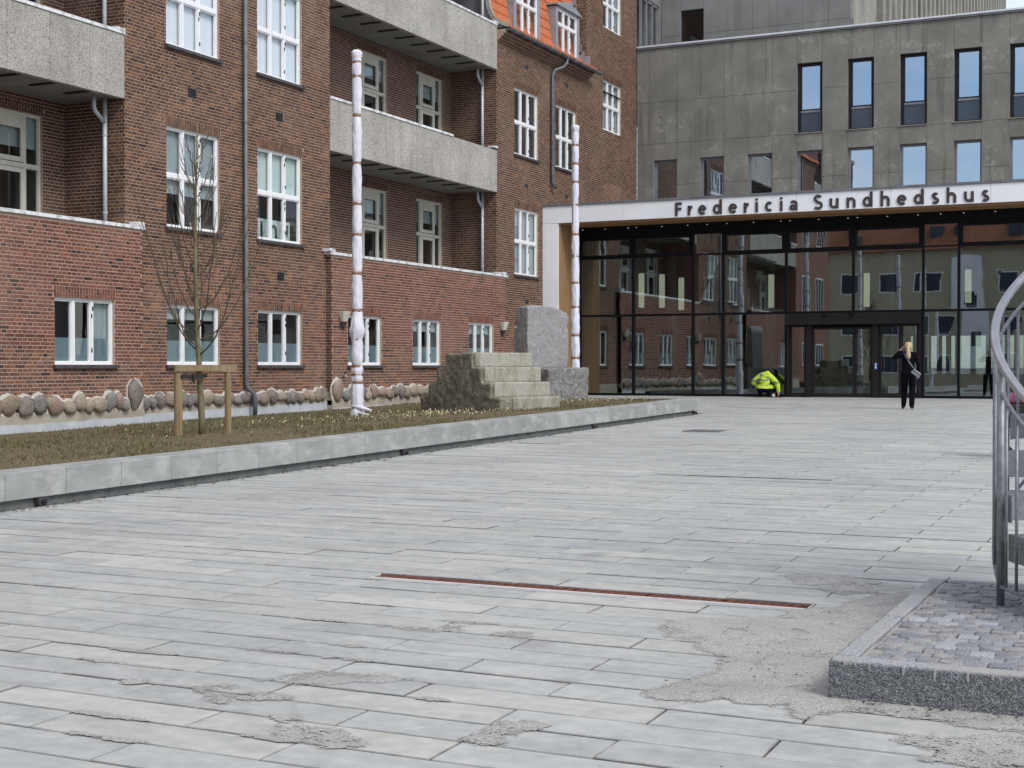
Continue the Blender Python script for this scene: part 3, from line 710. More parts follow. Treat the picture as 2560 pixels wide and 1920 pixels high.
def wall_sheet(name, ax, plane, u0, u1, v0, v1, holes, mat, parent, deep=.14):
    mb = MB(); us = sorted(set([u0, u1] + [h[0] for h in holes] + [h[1] for h in holes])); us = [u for u in us if u0 - 1e-6 <= u <= u1 + 1e-6]
    for a, b in zip(us[:-1], us[1:]):
        um = (a + b) / 2
        for s0, s1 in cut(v0, v1, [(h[2], h[3]) for h in holes if h[0] < um < h[1]]):
            mb.add([PT(ax, plane, a, 0, s0), PT(ax, plane, b, 0, s0), PT(ax, plane, b, 0, s1), PT(ax, plane, a, 0, s1)], [(0, 1, 2, 3)])
    for h in holes:
        a, b, s0, s1 = h[:4]
        c = [(a, s0), (b, s0), (b, s1), (a, s1)]
        for i in range(4):
            (p, q), (r, t) = c[i], c[(i + 1) % 4]
            mb.add([PT(ax, plane, p, 0, q), PT(ax, plane, r, 0, t), PT(ax, plane, r, -deep, t), PT(ax, plane, p, -deep, q)], [(0, 1, 2, 3)])
    return mb.build(name, mat, parent)
hinge_mesh = MB().box(-.5, .5, -.5, .5, -.5, .5).mesh('hinge', M['hinge'])
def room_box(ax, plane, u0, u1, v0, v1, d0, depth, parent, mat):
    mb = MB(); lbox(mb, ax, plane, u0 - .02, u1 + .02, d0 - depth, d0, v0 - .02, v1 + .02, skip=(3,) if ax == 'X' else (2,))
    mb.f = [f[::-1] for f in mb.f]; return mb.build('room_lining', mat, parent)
def window(parent, ax, plane, u0, u1, v0, v1, us, vs, frame, blinds=(), film=None, hinges=True, setb=.05, fw=.04, sill=True, mw=.03, tw=.04, sw=.026, doorleaf=None, room=None, glassm=None):
    """us / vs: inner mullion and transom positions; blinds: (u0,u1,v0,v1,mat) hung inside"""
    d1 = -setb; d0 = d1 - .07
    mb = MB()
    L = lambda a, b, c, d, e=0., f=0.: lbox(mb, ax, plane, a, b, d0 - e, d1 + f, c, d)
    L(u0, u0 + fw, v0, v1); L(u1 - fw, u1, v0, v1); L(u0 + fw, u1 - fw, v1 - fw, v1); L(u0 + fw, u1 - fw, v0, v0 + fw * 1.15)
    vsx = [v0 + fw] + list(vs) + [v1 - fw]
    for v in vs: L(u0 + fw, u1 - fw, v - tw, v + tw, 0, .006)
    for u in us:
        for a, b in zip(vsx[:-1], vsx[1:]):
            L(u - mw, u + mw, a + (tw if a in vs else 0.0002), b - (tw if b in vs else .0002), 0, .003)
    uc = [u0 + fw] + [x for u in us for x in (u - mw, u + mw)] + [u1 - fw]
    w = mb.build('window', frame, parent)
    bays = list(zip(uc[0::2], uc[1::2])); rows = []
    for i, (a, b) in enumerate(zip(vsx[:-1], vsx[1:])): rows.append((a + (tw if i else 0), b - (tw if i < len(vsx) - 2 else 0)))
    for a, b in bays:
        for c, d in rows:
            sm = MB(); s = sw
            for q in ((a + .001, a + s, c + .001, d - .001), (b - s, b - .001, c + .001, d - .001), (a + s, b - s, d - s, d - .001), (a + s, b - s, c + .001, c + s)):
                lbox(sm, ax, plane, q[0], q[1], d0 + .012, d1 - .012, q[2], q[3])
            sm.build('sash', frame, w)
            pm = MB(); lbox(pm, ax, plane, a + s - .004, b - s + .004, d0 + .022, d0 + .026, c + s - .004, d - s + .004); pm.build('pane', glassm or M['glass'], w)
    for (a, b, c, d, m) in blinds:
        q = MB(); lbox(q, ax, plane, a, b, d0 - .05, d0 - .035, c, d); q.build('blind', m, w)
    if film:
        for a, b in bays:
            q = MB(); lbox(q, ax, plane, a + .02, b - .02, d0 + .008, d0 + .012, v0 + fw + .02, film); q.build('frosted_film', M['film'], w)
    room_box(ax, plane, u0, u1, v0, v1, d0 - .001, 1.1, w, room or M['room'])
    if hinges and us:
        for c, d in rows:
            for f in (.12, .24, .80):
                u = us[-1] + R.choice((-.012, .012)); v = c + (d - c) * (1 - f)
                o = bpy.data.objects.new('hinge', hinge_mesh); COL.objects.link(o); o.parent = w
                o.location = PT(ax, plane, u, d1 + .008, v); o.scale = (.016, .022, .075) if ax == 'X' else (.022, .016, .075)
    if sill:
        q = MB(); lbox(q, ax, plane, u0 - .05, u1 + .06, -setb - .02, .075, v0 - .065, v0 - .003); q.build('sill', M['sill'], w)
    return w
def std(u0, u1): return [u0 + (u1 - u0) * .335, u0 + (u1 - u0) * .645]

GREY, WHT, GRN = M['blind'], M['blind_white'], M['blind_green']
SILLH = .0667
def hole(u0, u1, v0, v1, lint=True): return (u0, u1, snap(v0), snap(v1), lint)
def full_wall(name, ax, plane, u0, u1, v0, v1, holes, pal, mat, near=None, near_if=None, extra_holes=()):
    w = wall_sheet(name, ax, plane, u0, u1, v0, v1, [h[:4] for h in holes] + list(extra_holes), mat, bb)
    bh = [h[:4] for h in holes] + list(extra_holes)
    for h in holes:
        if h[4]:
            t = h[3] + COURSE * 3; bh.append((h[0] - .03, h[1] + .03, h[3], t)); soldier(ax, plane, h[0] - .03, h[1] + .03, h[3] + .003, t, pal if not callable(pal) else pal((h[0] + h[1]) / 2, t))
    brickwork(ax, plane, u0, u1, v0, v1, bh, pal, near, near_if); return w

# main wing front
C1, C2 = (22.43, 24.13), (25.47, 27.17)
MH = []
for (a, b) in (C1, C2): MH += [hole(a, b, 1.54, 2.74), hole(a, b, 4.30, 6.30), hole(a, b, 7.86, 9.87)]
def pal_main(u, v):
    t = v + .9 * mnoise.noise((u * .4, v * .4, 1.3)) + R.uniform(-.5, .5)
    return 'low' if t < 3.3 else 'main'
vents = [(23.10, 6.93), (26.15, 6.92), (26.20, 3.38), (23.16, 3.40)]
VENT_H = [(u, u + .30, snap(v), snap(v) + COURSE * 2.5 // 1 * 1 if False else snap(v) + COURSE * 3) for u, v in vents]
full_wall('wall', 'X', XF, 21.23, 28.33, .8, 12.4, MH, pal_main, M['mortar'], extra_holes=VENT_H)
def vent(u0, u1, v0, v1):
    q = MB(); lbox(q, 'X', XF, u0, u1, -.10, -.07, v0, v1); o = q.build('vent', M['dark'], bb)
    n = 6; s = MB()
    for i in range(n):
        v = v0 + (v1 - v0) * (i + .5) / n; lbox(s, 'X', XF, u0 + .004, u1 - .004, -.045, -.005, v - .009, v + .004)
    s.build('louvre', M['sill'], o)
for h in VENT_H: vent(*h)
for col, (a, b) in enumerate((C1, C2)):
    us = std(a, b)
    window(bb, 'X', XF, a, b, snap(1.54), snap(2.74), us, [], M['white_paint'], film=2.02, blinds=((a, b, 2.45, 2.74, GREY),) if col == 0 else ())
    if col == 0: bl = ((a, b, 4.96, 6.3, GREY),)
    else: bl = ((a, b, 5.26, 6.3, GRN),)
    w = window(bb, 'X', XF, a, b, snap(4.30), snap(6.30), us, [5.30], M['white_paint'], bl)
    if col == 1:    # dark lettering stuck inside the pale strip at the foot of this window
        q = MB(); lbox(q, 'X', XF, a + .06, b - .06, -.30, -.29, 4.36, 4.78); q.build('blind', GRN, w)
        for (uu, kind) in ((a + .22, 'l'), (a + .50, 'l'), (a + .98, 'n'), (a + 1.42, 'u')):
            q = MB()
            if kind == 'l': lbox(q, 'X', XF, uu, uu + .07, -.285, -.275, 4.38, 4.72)
            else:
                pts = []
                for t in range(13):
                    an = math.pi * t / 12 + (0 if kind == 'n' else math.pi); pts.append((XF - .28, uu + .10 * math.cos(an), 4.55 + .10 * math.sin(an)))
                s0 = -.16 if kind == 'n' else .16
                pts = [(XF - .28, pts[0][1], 4.55 + s0)] + pts + [(XF - .28, pts[-1][1], 4.55 + s0)]; q.tube(pts, .032, 6)
            q.build('sticker_letter', M['hinge'], w)
    window(bb, 'X', XF, a, b, snap(7.86), snap(9.87), us, [8.86], M['white_paint'], ((a, b, 7.9, 9.9, WHT),))
# terraces with brick parapets
def pal_terr(u, v):
    return 'terr' if v + .5 * mnoise.noise((u * .5, v * .5, 4.)) > 1.9 else 'low'
near = []
TL = [hole(19.19, 20.74, 1.54, 2.74), hole(14.4, 15.95, 1.54, 2.74)]
full_wall('wall', 'X', XT, 12.3, 21.51, .8, 4.12, TL, pal_terr, M['mortar_red'], near, lambda u, v: u > 17.6)
TR = [hole(28.89, 30.44, 1.54, 2.74), hole(32.02, 33.54, 1.54, 2.74), hole(35.18, 36.73, 1.54, 2.74)]
full_wall('wall', 'X', XT, 28.17, 37.55, .8, 4.12, TR, pal_terr, M['mortar_red'])
full_wall('wall', 'Y', 28.17, XF - .02, XT, .8, 4.12, [], 'rec', M['mortar'])
full_wall('wall', 'Y', 12.3, XF - .02, XT, .8, 4.12, [], 'rec', M['mortar'])
near.sort(key=lambda t: t[2]); 
def brick_obj(t):
    ax, plane, u0, u1, v0, v1, d, col = t; q = MB(); lbox(q, ax, plane, u0, u1, -.001, d, v0, v1, 0, col); return q
near_vis = [t for t in near if t[2] > 18.0 and t[4] > 1.0]
keep = set(id(t) for t in near_vis[:300])
for t in near:
    if id(t) in keep: brick_obj(t).build('brick', M['brick'], bb)
    else: lbox(bricks_all, *t[:4], 0, t[6], t[4], t[5], 0, t[7], (5,))
for i, (a, b) in enumerate(((19.19, 20.74), (28.89, 30.44), (32.02, 33.54), (35.18, 36.73), (14.4, 15.95))):
    window(bb, 'X', XT, a, b, snap(1.54), snap(2.74), std(a, b), [], M['white_paint'], film=2.02, blinds=((a, b, 2.42, 2.74, GREY),) if i in (2, 3) else (((b - .5, b, 1.55, 2.74, GREY),) if i == 0 else ()))
for (a, b, zz) in ((12.2, 21.58, 4.12), (28.08, 37.62, 4.12)):
    n = max(1, round((b - a) / 1.9))
    for i in range(n):
        q = MB(); q.box(XF - .22, XT + .045, a + (b - a) * i / n + .002, a + (b - a) * (i + 1) / n - .002, zz, zz + .065); q.build('coping', M['coping'], bb)
for y in (21.40, 28.10, 37.33):
    q = MB(); q.box(XF - .12, XT + .05, y - .08, y + .17, 4.187, 4.26); q.build('coping_block', M['coping'], bb)
for (a, b) in ((12.3, 21.23), (28.33, 37.26)):    # terrace floors
    q = MB(); q.box(XB, XF - .1, a, b, 3.4, 3.52); q.box(XF - .22, XT - .001, a, b, 3.5, 4.119); q.build('terrace_floor', M['soffit'], bb)
# loggia back walls and returns
def rec_window(y0, y1, top, tr, bot):
    us = [y0 + .33, y1 - .40]
    w = window(bb, 'X', XB, y0, y1, bot, top, us, [tr], M['cream_paint'], ((y0, y1, tr + .35, top, GREY),), hinges=False, sill=False, fw=.045, mw=.03, tw=.035, sw=.015)
    q = MB(); lbox(q, 'X', XB, us[0] + .05, us[1] - .05, -.055, -.03, top - .30, top - .07)
    for k in range(5): lbox(q, 'X', XB, us[0] + .07, us[1] - .07, -.03, -.018, top - .28 + k * .04, top - .26 + k * .04)
    q.build('vent_grille', M['cream_paint'], w)
    for (c, d) in ((bot, tr), (tr, top)):
        q = MB()
        for e in ((us[0] + .031, us[0] + .11), (us[1] - .11, us[1] - .031)): lbox(q, 'X', XB, e[0], e[1], -.075, -.035, c + .06, d - .06)
        lbox(q, 'X', XB, us[0] + .11, us[1] - .11, -.075, -.035, c + .06, c + .15); lbox(q, 'X', XB, us[0] + .11, us[1] - .11, -.075, -.035, d - .14, d - .06)
        q.build('door_leaf', M['cream_paint'], w)
RW = [(31.96, 33.53), (35.15, 36.69), (28.9, 30.45)]; LW = [(19.07, 20.63), (15.9, 17.45), (12.8, 14.3)]
for (a, b, ws) in ((12.3, 21.23, LW), (28.33, 37.26, RW)):
    H = [hole(p, q, bt, tp) for p, q in ws for bt, tp in ((3.6, 6.30), (7.15, 9.88))]
    full_wall('wall', 'X', XB, a, b, 3.5, 13.6, H, 'rec', M['mortar'])
    for p, q in ws:
        for bt, tp, tr in ((3.6, 6.30, 5.28), (7.15, 9.88, 8.88)): rec_window(p, q, snap(tp), tr, snap(bt))
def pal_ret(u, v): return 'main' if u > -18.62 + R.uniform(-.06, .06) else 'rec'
full_wall('wall', 'Y', 21.23, XB, XF, 3.5, 13.6, [], pal_ret, M['mortar'])
full_wall('wall', 'Y', 37.26, XB, XF, 3.5, 11.3, [], pal_ret, M['mortar'])
full_wall('wall', 'Y', 12.3 - .001, XB, XF, 3.5, 3.6, [], 'rec', M['mortar'])
q = MB(); q.box(XB, XF, 28.33, 28.34, 3.5, 13.6); q.box(XB, XF, 12.29, 12.3, 3.5, 13.6); q.build('wall', M['far_brick'], bb)
# balconies
def balcony(y0, y1, z0, z1, joints, cop_end, slots):
    ys = [y0] + joints + [y1]
    for a, b in zip(ys[:-1], ys[1:]):
        q = MB(); q.box(XF - .10, XF + .022, a + .004, b - .004, z0, z1); bevelled(q.build('balcony_panel', M['exposed'], bb), .008)
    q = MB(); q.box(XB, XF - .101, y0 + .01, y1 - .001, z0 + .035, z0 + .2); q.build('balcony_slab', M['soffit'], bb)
    for s in slots:
        q = MB(); q.box(-19.02, -18.36, s - .055, s + .055, z0 + .015, z0 + .034); q.build('soffit_slot', M['dark'], bb)
    if cop_end:
        n = max(1, round((cop_end - y0) / 2.0))
        for i in range(n):
            q = MB(); q.box(XF - .13, XF + .045, y0 + (cop_end - y0) * i / n + .002, y0 + (cop_end - y0) * (i + 1) / n - .002, z1 + .001, z1 + .062); q.build('coping', M['coping'], bb)
    q = MB(); q.box(XF - .16, XF + .05, y1 - .26, y1 - .004, z1 + .063, z1 + .11); q.build('coping_block', M['coping'], bb)
sl = [29.2 + .865 * i for i in range(9)]
balcony(12.31, 21.20, 6.58, 7.79, [13.2, 14.2, 15.2, 16.2, 17.22, 18.23, 19.25, 20.26], 21.20, [13.5 + .865 * i for i in range(9)])
balcony(28.335, 37.24, 6.58, 7.80, [29.26, 30.27, 31.28, 32.28, 33.29, 34.3, 35.31, 36.3], 34.48, sl)
balcony(28.335, 37.24, 10.15, 11.42, [29.26, 30.27, 31.28, 32.28, 33.29, 34.3, 35.31, 36.3], 37.24, sl)
balcony(12.31, 21.20, 10.15, 11.42, [13.2, 14.2, 15.2, 16.2, 17.22, 18.23, 19.25, 20.26], 21.20, [13.5 + .865 * i for i in range(9)])
q = MB(); q.box(XB, XF + .1, 12.3, 21.2, 13.6, 13.8); q.box(XB, XF + .1, 28.34, 37.2, 13.6, 13.8); q.build('roof_slab', M['soffit'], bb)
# downpipes in the loggias
def pipe(path, r, mat, clamps=()):
    q = MB(); q.tube(path, r, 10); o = q.build('downpipe', mat, bb, True)
    for p in clamps:
        q = MB(); q.tube([(p[0], p[1], p[2] - .02), (p[0], p[1], p[2] + .02)], r * 1.22, 10); q.build('clamp', mat, o)
def arc_pipe(x, y, z):          # elbow joining under a balcony
    pts = [(x, y - .30, z + .10), (x, y - .30, z - .10)] + [(x, y - .30 + .16 * (1 - math.cos(t)), z - .10 - .16 * math.sin(t)) for t in (.4, .8, 1.2)] + [(x, y, z - .40)]
    q = MB(); q.tube(pts, .042, 10); q.build('downpipe_elbow', M['pipe'], bb, True)
for y, x in ((21.12, -18.68), (37.15, -18.70)):
    for z0, z1 in ((3.53, 6.61), (6.79, 10.17), (10.4, 13.6)):
        pipe([(x, y, z0), (x, y, z1)], .045, M['pipe'], [(x, y, z0 + .9), (x, y, z1 - .7)])
    arc_pipe(x, y, 6.53); arc_pipe(x, y, 10.1)
X0 = XF + .085
pipe([(X0, 24.92, 12.4), (X0, 24.93, 1.15), (X0 + .02, 24.95, 1.05), (X0 + .12, 25.03, .92), (X0 + .14, 25.05, .82), (X0 + .14, 25.05, lawn_z(-18.1, 25))], .05, M['pipe_dark'], [(X0, 24.93, z) for z in (1.75, 3.2, 4.95, 6.7, 8.4, 10)])
ZCN = snap(10.98)
# right-hand block with tiled mansard
RH = [hole(38.45, 40.16, 1.54, 2.74), hole(38.45, 40.16, 4.25, 6.29), hole(38.45, 40.16, 7.86, 9.88), hole(41.51, 43.2, 7.86, 9.88), hole(45.55, 47.25, 9.67, 11.43), hole(45.55, 47.25, 13.18, 14.95)]
vr = [(39.17, 10.53), (42.24, 10.53), (39.17, 6.93), (42.26, 6.92), (39.2, 3.4)]
VR = [(u, u + .30, snap(v), snap(v) + COURSE * 2) for u, v in vr]
def pal_right(u, v):
    if 45.55 < u < 47.25 and 6.5 < v < 7.9: return 'patch'
    if v + .8 * mnoise.noise((u * .4, v * .4, 9.)) < 2.6: return 'low'
    return 'right' if R.random() < .8 else 'main'
full_wall('wall', 'X', XF, 37.26, 48.86, .8, ZCN, [h for h in RH if h[3] < 10.97], pal_right, M['mortar'], extra_holes=VR + [(45.55, 47.25, snap(9.67), ZCN)])
full_wall('wall', 'X', XF, 44.1, 48.86, ZCN, 16.5, [h for h in RH if h[2] > 11], pal_right, M['mortar'], extra_holes=[(45.55, 47.25, ZCN, snap(11.43))])
soldier('X', XF, 45.52, 47.28, snap(11.43) + .003, snap(11.43) + COURSE * 3, 'right')
full_wall('wall', 'Y', 44.1, -22.5, XF, 10.9, 16.5, [], 'right', M['mortar'])
for h in VR: vent(*h)
for (a, b, c, d, tr, bl) in ((38.45, 40.16, 1.54, 2.74, None, ()), (38.45, 40.16, 4.25, 6.29, 5.28, ((38.8, 40.2, 4.3, 6.3, GREY),)), (38.45, 40.16, 7.86, 9.88, 8.86, ()), (41.51, 43.2, 7.86, 9.88, 8.86, ()), (45.55, 47.25, 9.67, 11.43, 10.55, ((45.5, 47.3, 9.7, 11.4, GREY),)), (45.55, 47.25, 13.18, 14.95, 14.06, ((46.2, 47.3, 13.2, 14.9, GREY),))):
    window(bb, 'X', XF, a, b, snap(c), snap(d), std(a, b), [tr] if tr else [], M['white_paint'], bl, sill=d < 9.9)
# cornice: corbelled brick bands, gutter
for i, (z0, z1, d) in enumerate(((ZCN, 11.06, .06), (11.06, 11.14, .13), (11.14, 11.215, .20), (11.215, 11.33, .28))):
    q = MB(); q.box(XF - .3, XF + d, 37.27 + .0, 44.06 + .0, z0, z1 - .001); q.build('cornice_band', M['mortar'], bb)
    n = int((44.06 - 37.27) / .12)
    for k in range(n): put_brick('X', XF + d, 37.275 + k * .12, 37.275 + k * .12 + .108, z0 + .004, z1 - .006, pick('right', 40, 11))
q = MB()
pr = [(.062 * math.cos(t), .062 * math.sin(t)) for t in np.linspace(math.pi, 2 * math.pi, 9)] + [(.05 * math.cos(t), .05 * math.sin(t)) for t in np.linspace(2 * math.pi, math.pi, 9)]
q.prism([(XF + .36 + a * 1.3, 37.3, 11.36 + b * 1.3) for a, b in pr], (0, 7.15, 0)); q.build('gutter', M['pipe_dark'], bb)
for k in range(11):
    q = MB(); y = 37.7 + k * .64; q.tube([(XF + .36 + .088 * math.cos(t), y, 11.36 + .088 * math.sin(t)) for t in np.linspace(math.pi, 2 * math.pi, 8)], .008, 5); q.build('gutter_bracket', M['lead'], bb)
pipe([(XF + .36, 41.6, 11.28), (XF + .36, 41.58, 11.15), (XF + .30, 41.45, 11.0), (XF + .13, 41.15, 10.86), (XF + .085, 41.08, 10.7), (XF + .085, 41.07, 7.35), (XF + .1, 41.12, 7.22), (XF + .16, 41.25, 7.17)], .048, M['pipe_dark'], [(XF + .085, 41.07, z) for z in (8.0, 9.6)])
# mansard of red pantiles
prof = [(.34, 11.40), (.10, 11.50), (-.15, 11.64), (-.27, 11.88), (-.34, 12.2), (-.40, 12.65), (-.45, 13.1), (-.50, 13.6), (-.56, 14.1), (-.62, 14.6)]
def prof_at(s):
    L = [0]
    for a, b in zip(prof[:-1], prof[1:]): L.append(L[-1] + math.hypot(b[0] - a[0], b[1] - a[1]))
    s = min(s, L[-1] - 1e-6)
    for i in range(len(L) - 1):
        if L[i] <= s <= L[i + 1]:
            t = (s - L[i]) / (L[i + 1] - L[i]); d = (prof[i + 1][0] - prof[i][0], prof[i + 1][1] - prof[i][1]); l = math.hypot(*d)
            return prof[i][0] + d[0] * t, prof[i][1] + d[1] * t, (d[1] / l, -d[0] / l)
q = MB(); rows, rl = 11, .31; ncol = int(6.9 / .033); ty0 = 37.34
for r_ in range(rows):
    base = len(q.v)
    for e in (0, 1):
        s = r_ * rl + (rl + .03) * e; x, z, nn = prof_at(s); lift = .035 if e == 0 else .004
        for i in range(ncol + 1):
            y = ty0 + i * .033; ph = (i % 6) / 6 * 2 * math.pi; h = lift + .022 * math.sin(ph) + .012 * math.sin(2 * ph)
            q.v.append((XF + x + nn[0] * h, y, z + nn[1] * h))
    x, z, nn = prof_at(r_ * rl)
    for i in range(ncol + 1):
        y = ty0 + i * .033; q.v.append((XF + x - nn[0] * .01, y, z - nn[1] * .01))
    for i in range(ncol):
        a = base + i; b = a + ncol + 1; c = b + ncol + 1
        q.f += [(a, a + 1, b + 1, b), (c, c + 1, a + 1, a)]; q.mi += [0, 0]; q.c += [(1, 1, 1)] * 2
o = q.build('roof_tiles', M['tile'], bb); o['kind'] = 'stuff'
q = MB(); P = [(XF + x - .03, 37.28, z - .02) for x, z in prof] + [(XF - 4, 37.28, 14.6), (XF - 4, 37.28, 11.34)]
q.prism(P, (0, 6.8, 0)); q.build('roof', M['cap_dark'], bb)
q = MB()
for (xa, za), (xb, zb) in zip(prof[:-1], prof[1:]): q.bar((XF + xa + .02, 37.30, za + .03), (XF + xb + .02, 37.30, zb + .03), .12, .10, upv=(0, 1, 0))
q.build('verge', M['render'], bb)
# dormers
XD = XF - .13
for (a, b) in ((38.80, 40.36), (41.93, 43.53)):
    w = window(bb, 'X', XD + .05, a, b, 11.66, 13.04, std(a, b), [12.55], M['white_paint'], sill=False, hinges=True)
    q = MB()
    for e0, e1 in ((a - .16, a - .001), (b + .001, b + .16)): q.box(XD - 1.0, XD + .03, e0, e1, 11.5, 13.06)
    q.box(XD - 1.0, XD + .03, a, b, 13.045, 13.12); q.build('dormer_cheeks', M['lead'], bb)
    q = MB(); ym = (a + b) / 2
    q.prism([(XD + .10, a - .24, 13.10), (XD + .10, b + .24, 13.10), (XD + .10, b + .24, 13.14), (XD + .10, ym, 13.38), (XD + .10, a - .24, 13.14)], (-1.3, 0, 0)); q.build('dormer_roof', M['lead'], bb)
    q = MB(); q.prism([(XF + .07, a - .3, 11.56), (XF + .07, b + .3, 11.56), (XF - .09, b + .18, 11.69), (XF - .09, a - .18, 11.69)], (-.03, 0, -.01)); q.build('dormer_apron', M['lead'], bb)
q = MB()
for k in range(12):             # stepped flashing where the tiles meet the taller wall
    x, z, nn = prof_at(.35 + k * .27); q.box(XF + x - .10, XF + x + .10, 44.05, 44.09, z + .0, z + .34)
q.build('stepped_flashing', M['lead'], bb)
# block towards the camera's left: only mirrored in the glass
q = MB(); q.box(-30, XF, 5.0, 12.28, 0, 11.4); q.build('wall', M['far_brick'], bb)
for a in (6.3, 9.4):
    for c, d in ((1.54, 2.74), (4.3, 6.3), (7.86, 9.88)):
        q = MB(); q.box(XF + .001, XF + .03, a, a + 1.7, c, d); o = q.build('window', M['white_paint'], bb)
        for i in range(3):
            p = MB(); p.box(XF + .031, XF + .034, a + .07 + i * .55, a + .53 + i * .55, c + .08, d - .08); p.build('pane', M['spandrel'], o)
# building mass behind the front
q = MB(); q.box(-30, XB - 1.3, 12.3, 37.2, .2, 13.5); q.box(-30, XF - 1.4, 21.3, 28.3, .2, 12.4); q.box(-30, XF - 1.4, 37.3, 44.0, .2, 11.3); q.box(-30, XF - 1.4, 44.2, 48.8, .2, 16.5); q.build('core', M['room'], bb)
q = MB(); q.prism([(XF + .2, 21.0, 12.4), (XF + .2, 28.5, 12.4), (XF - 5, 28.5, 16), (XF - 5, 21.0, 16)], (0, 0, .12)); q.build('roof', M['tile'], bb)
# fieldstone plinth
q = MB()
for (x, a, b) in ((XT + .02, 12.3, 21.53), (XF + .02, 21.531, 28.15), (XT + .02, 28.151, 37.57), (XF + .02, 37.571, 40.5)):
    n = 12
    for k in range(n):
        ya, yb = a + (b - a) * k / n, a + (b - a) * (k + 1) / n
        q.hexa([(x - .5, ya, 0), (x + .02, ya, 0), (x + .02, yb, 0), (x - .5, yb, 0), (x - .5, ya, .66 + .005 * (ya - 18)), (x + .02, ya, .66 + .005 * (ya - 18)), (x + .02, yb, .66 + .005 * (yb - 18)), (x - .5, yb, .66 + .005 * (yb - 18))])
        q.hexa([(x - .5, ya, .6), (x - .004, ya, .6), (x - .004, yb, .6), (x - .5, yb, .6), (x - .5, ya, .90), (x - .004, ya, .90), (x - .004, yb, .90), (x - .5, yb, .90)])
q.build('plinth', M['render'], bb)
q = MB()
for (x, a, b, hh) in ((XT + .046, 12.3, 21.54, .14), (XF + .046, 21.541, 28.14, .17), (XT + .046, 28.141, 37.58, .03)):
    n = int((b - a) / .12); 
    for k in range(n):
        ya, yb = a + (b - a) * k / n, a + (b - a) * (k + 1) / n
        t = lambda y: lawn_z(-18.1, y) + hh + .025 * mnoise.noise((y * 2.2, 0, 5)) + .012 * mnoise.noise((y * 9, 0, 5))
        q.add([(x, ya, 0), (x, yb, 0), (x, yb, t(yb)), (x, ya, t(ya)), (x - .02, yb, t(yb)), (x - .02, ya, t(ya))], [(0, 1, 2, 3), (3, 2, 4, 5)])
q.build('plinth_skirt', M['skirt'], bb)
stone_protos = []
for k in range(7):
    bm = bmesh.new(); bmesh.ops.create_icosphere(bm, subdivisions=2, radius=1)
    ex = R.uniform(1.9, 3.2)
    for v in bm.verts:
        c = v.co; m = (abs(c.x) ** ex + abs(c.y) ** ex + abs(c.z) ** ex) ** (1 / ex); c = c / max(m, .01)
        c *= 1 + .34 * mnoise.noise(c * 1.1 + Vector((k * 5, 0, 0))) + .05 * mnoise.noise(c * 3 + Vector((k * 9, 1, 0))); v.co = c
    for f in bm.faces: f.smooth = True
    me = bpy.data.meshes.new('fieldstone'); bm.to_mesh(me); bm.free(); me.materials.append(M['fieldstone']); stone_protos.append(me)
point = MB()
def stones(x, a, b, lo, hi):
    y = a
    while y < b - .06:
        w = R.choice([R.uniform(.14, .19), R.uniform(.27, .42), R.uniform(.24, .34), R.uniform(.26, .36)]); w = min(w, b - y)
        h = R.uniform(lo, hi) * (1 if w > .2 else .9)
        zb = .665 + .005 * (y - 18) + R.uniform(-.03, .03)
        yield y + w / 2, w, h, zb; y += w + .002
def put_stone(x, yc, w, h, zb):
    o = bpy.data.objects.new('fieldstone', R.choice(stone_protos)); COL.objects.link(o); o.parent = bb
    o.location = Vector((x + .035, yc, zb + h / 2)) - WORLD[bb.name]; o.scale = (.085, w * .575, h * .54); o.rotation_euler = (R.uniform(-.3, .3) + R.choice((0, 0, math.pi)), R.uniform(-.15, .15), R.uniform(-.1, .1))
    n = 12
    V = [(x + .012, yc + (w * .56 + .028) * math.cos(2 * math.pi * i / n) * (1 + .06 * mnoise.noise((i, yc, 1))), zb + h / 2 + (h * .56 + .034) * math.sin(2 * math.pi * i / n) * (1 + .06 * mnoise.noise((i, yc, 7)))) for i in range(n)]
    V2 = [(x - .03, p[1], p[2]) for p in V]
    point.add(V + V2, [tuple(range(n))] + [(i, n + i, n + (i + 1) % n, (i + 1) % n) for i in range(n)])
for (x, a, b, hi) in ((XT + .02, 16.4, 21.05, .35), (XF + .02, 21.56, 28.0, .32), (XT + .02, 28.58, 37.5, .34)):
    for yc, w, h, zb in stones(x, a, b, hi - .12, hi): put_stone(x, yc, w, h, zb)
put_stone(XT + .02, 21.27, .38, .52, .70); put_stone(XT + .02, 28.36, .40, .54, .64)
o = point.build('stone_pointing', M['pointing'], bb)
o = bricks_all.build('brickwork', M['brick'], bb); o['kind'] = 'stuff'
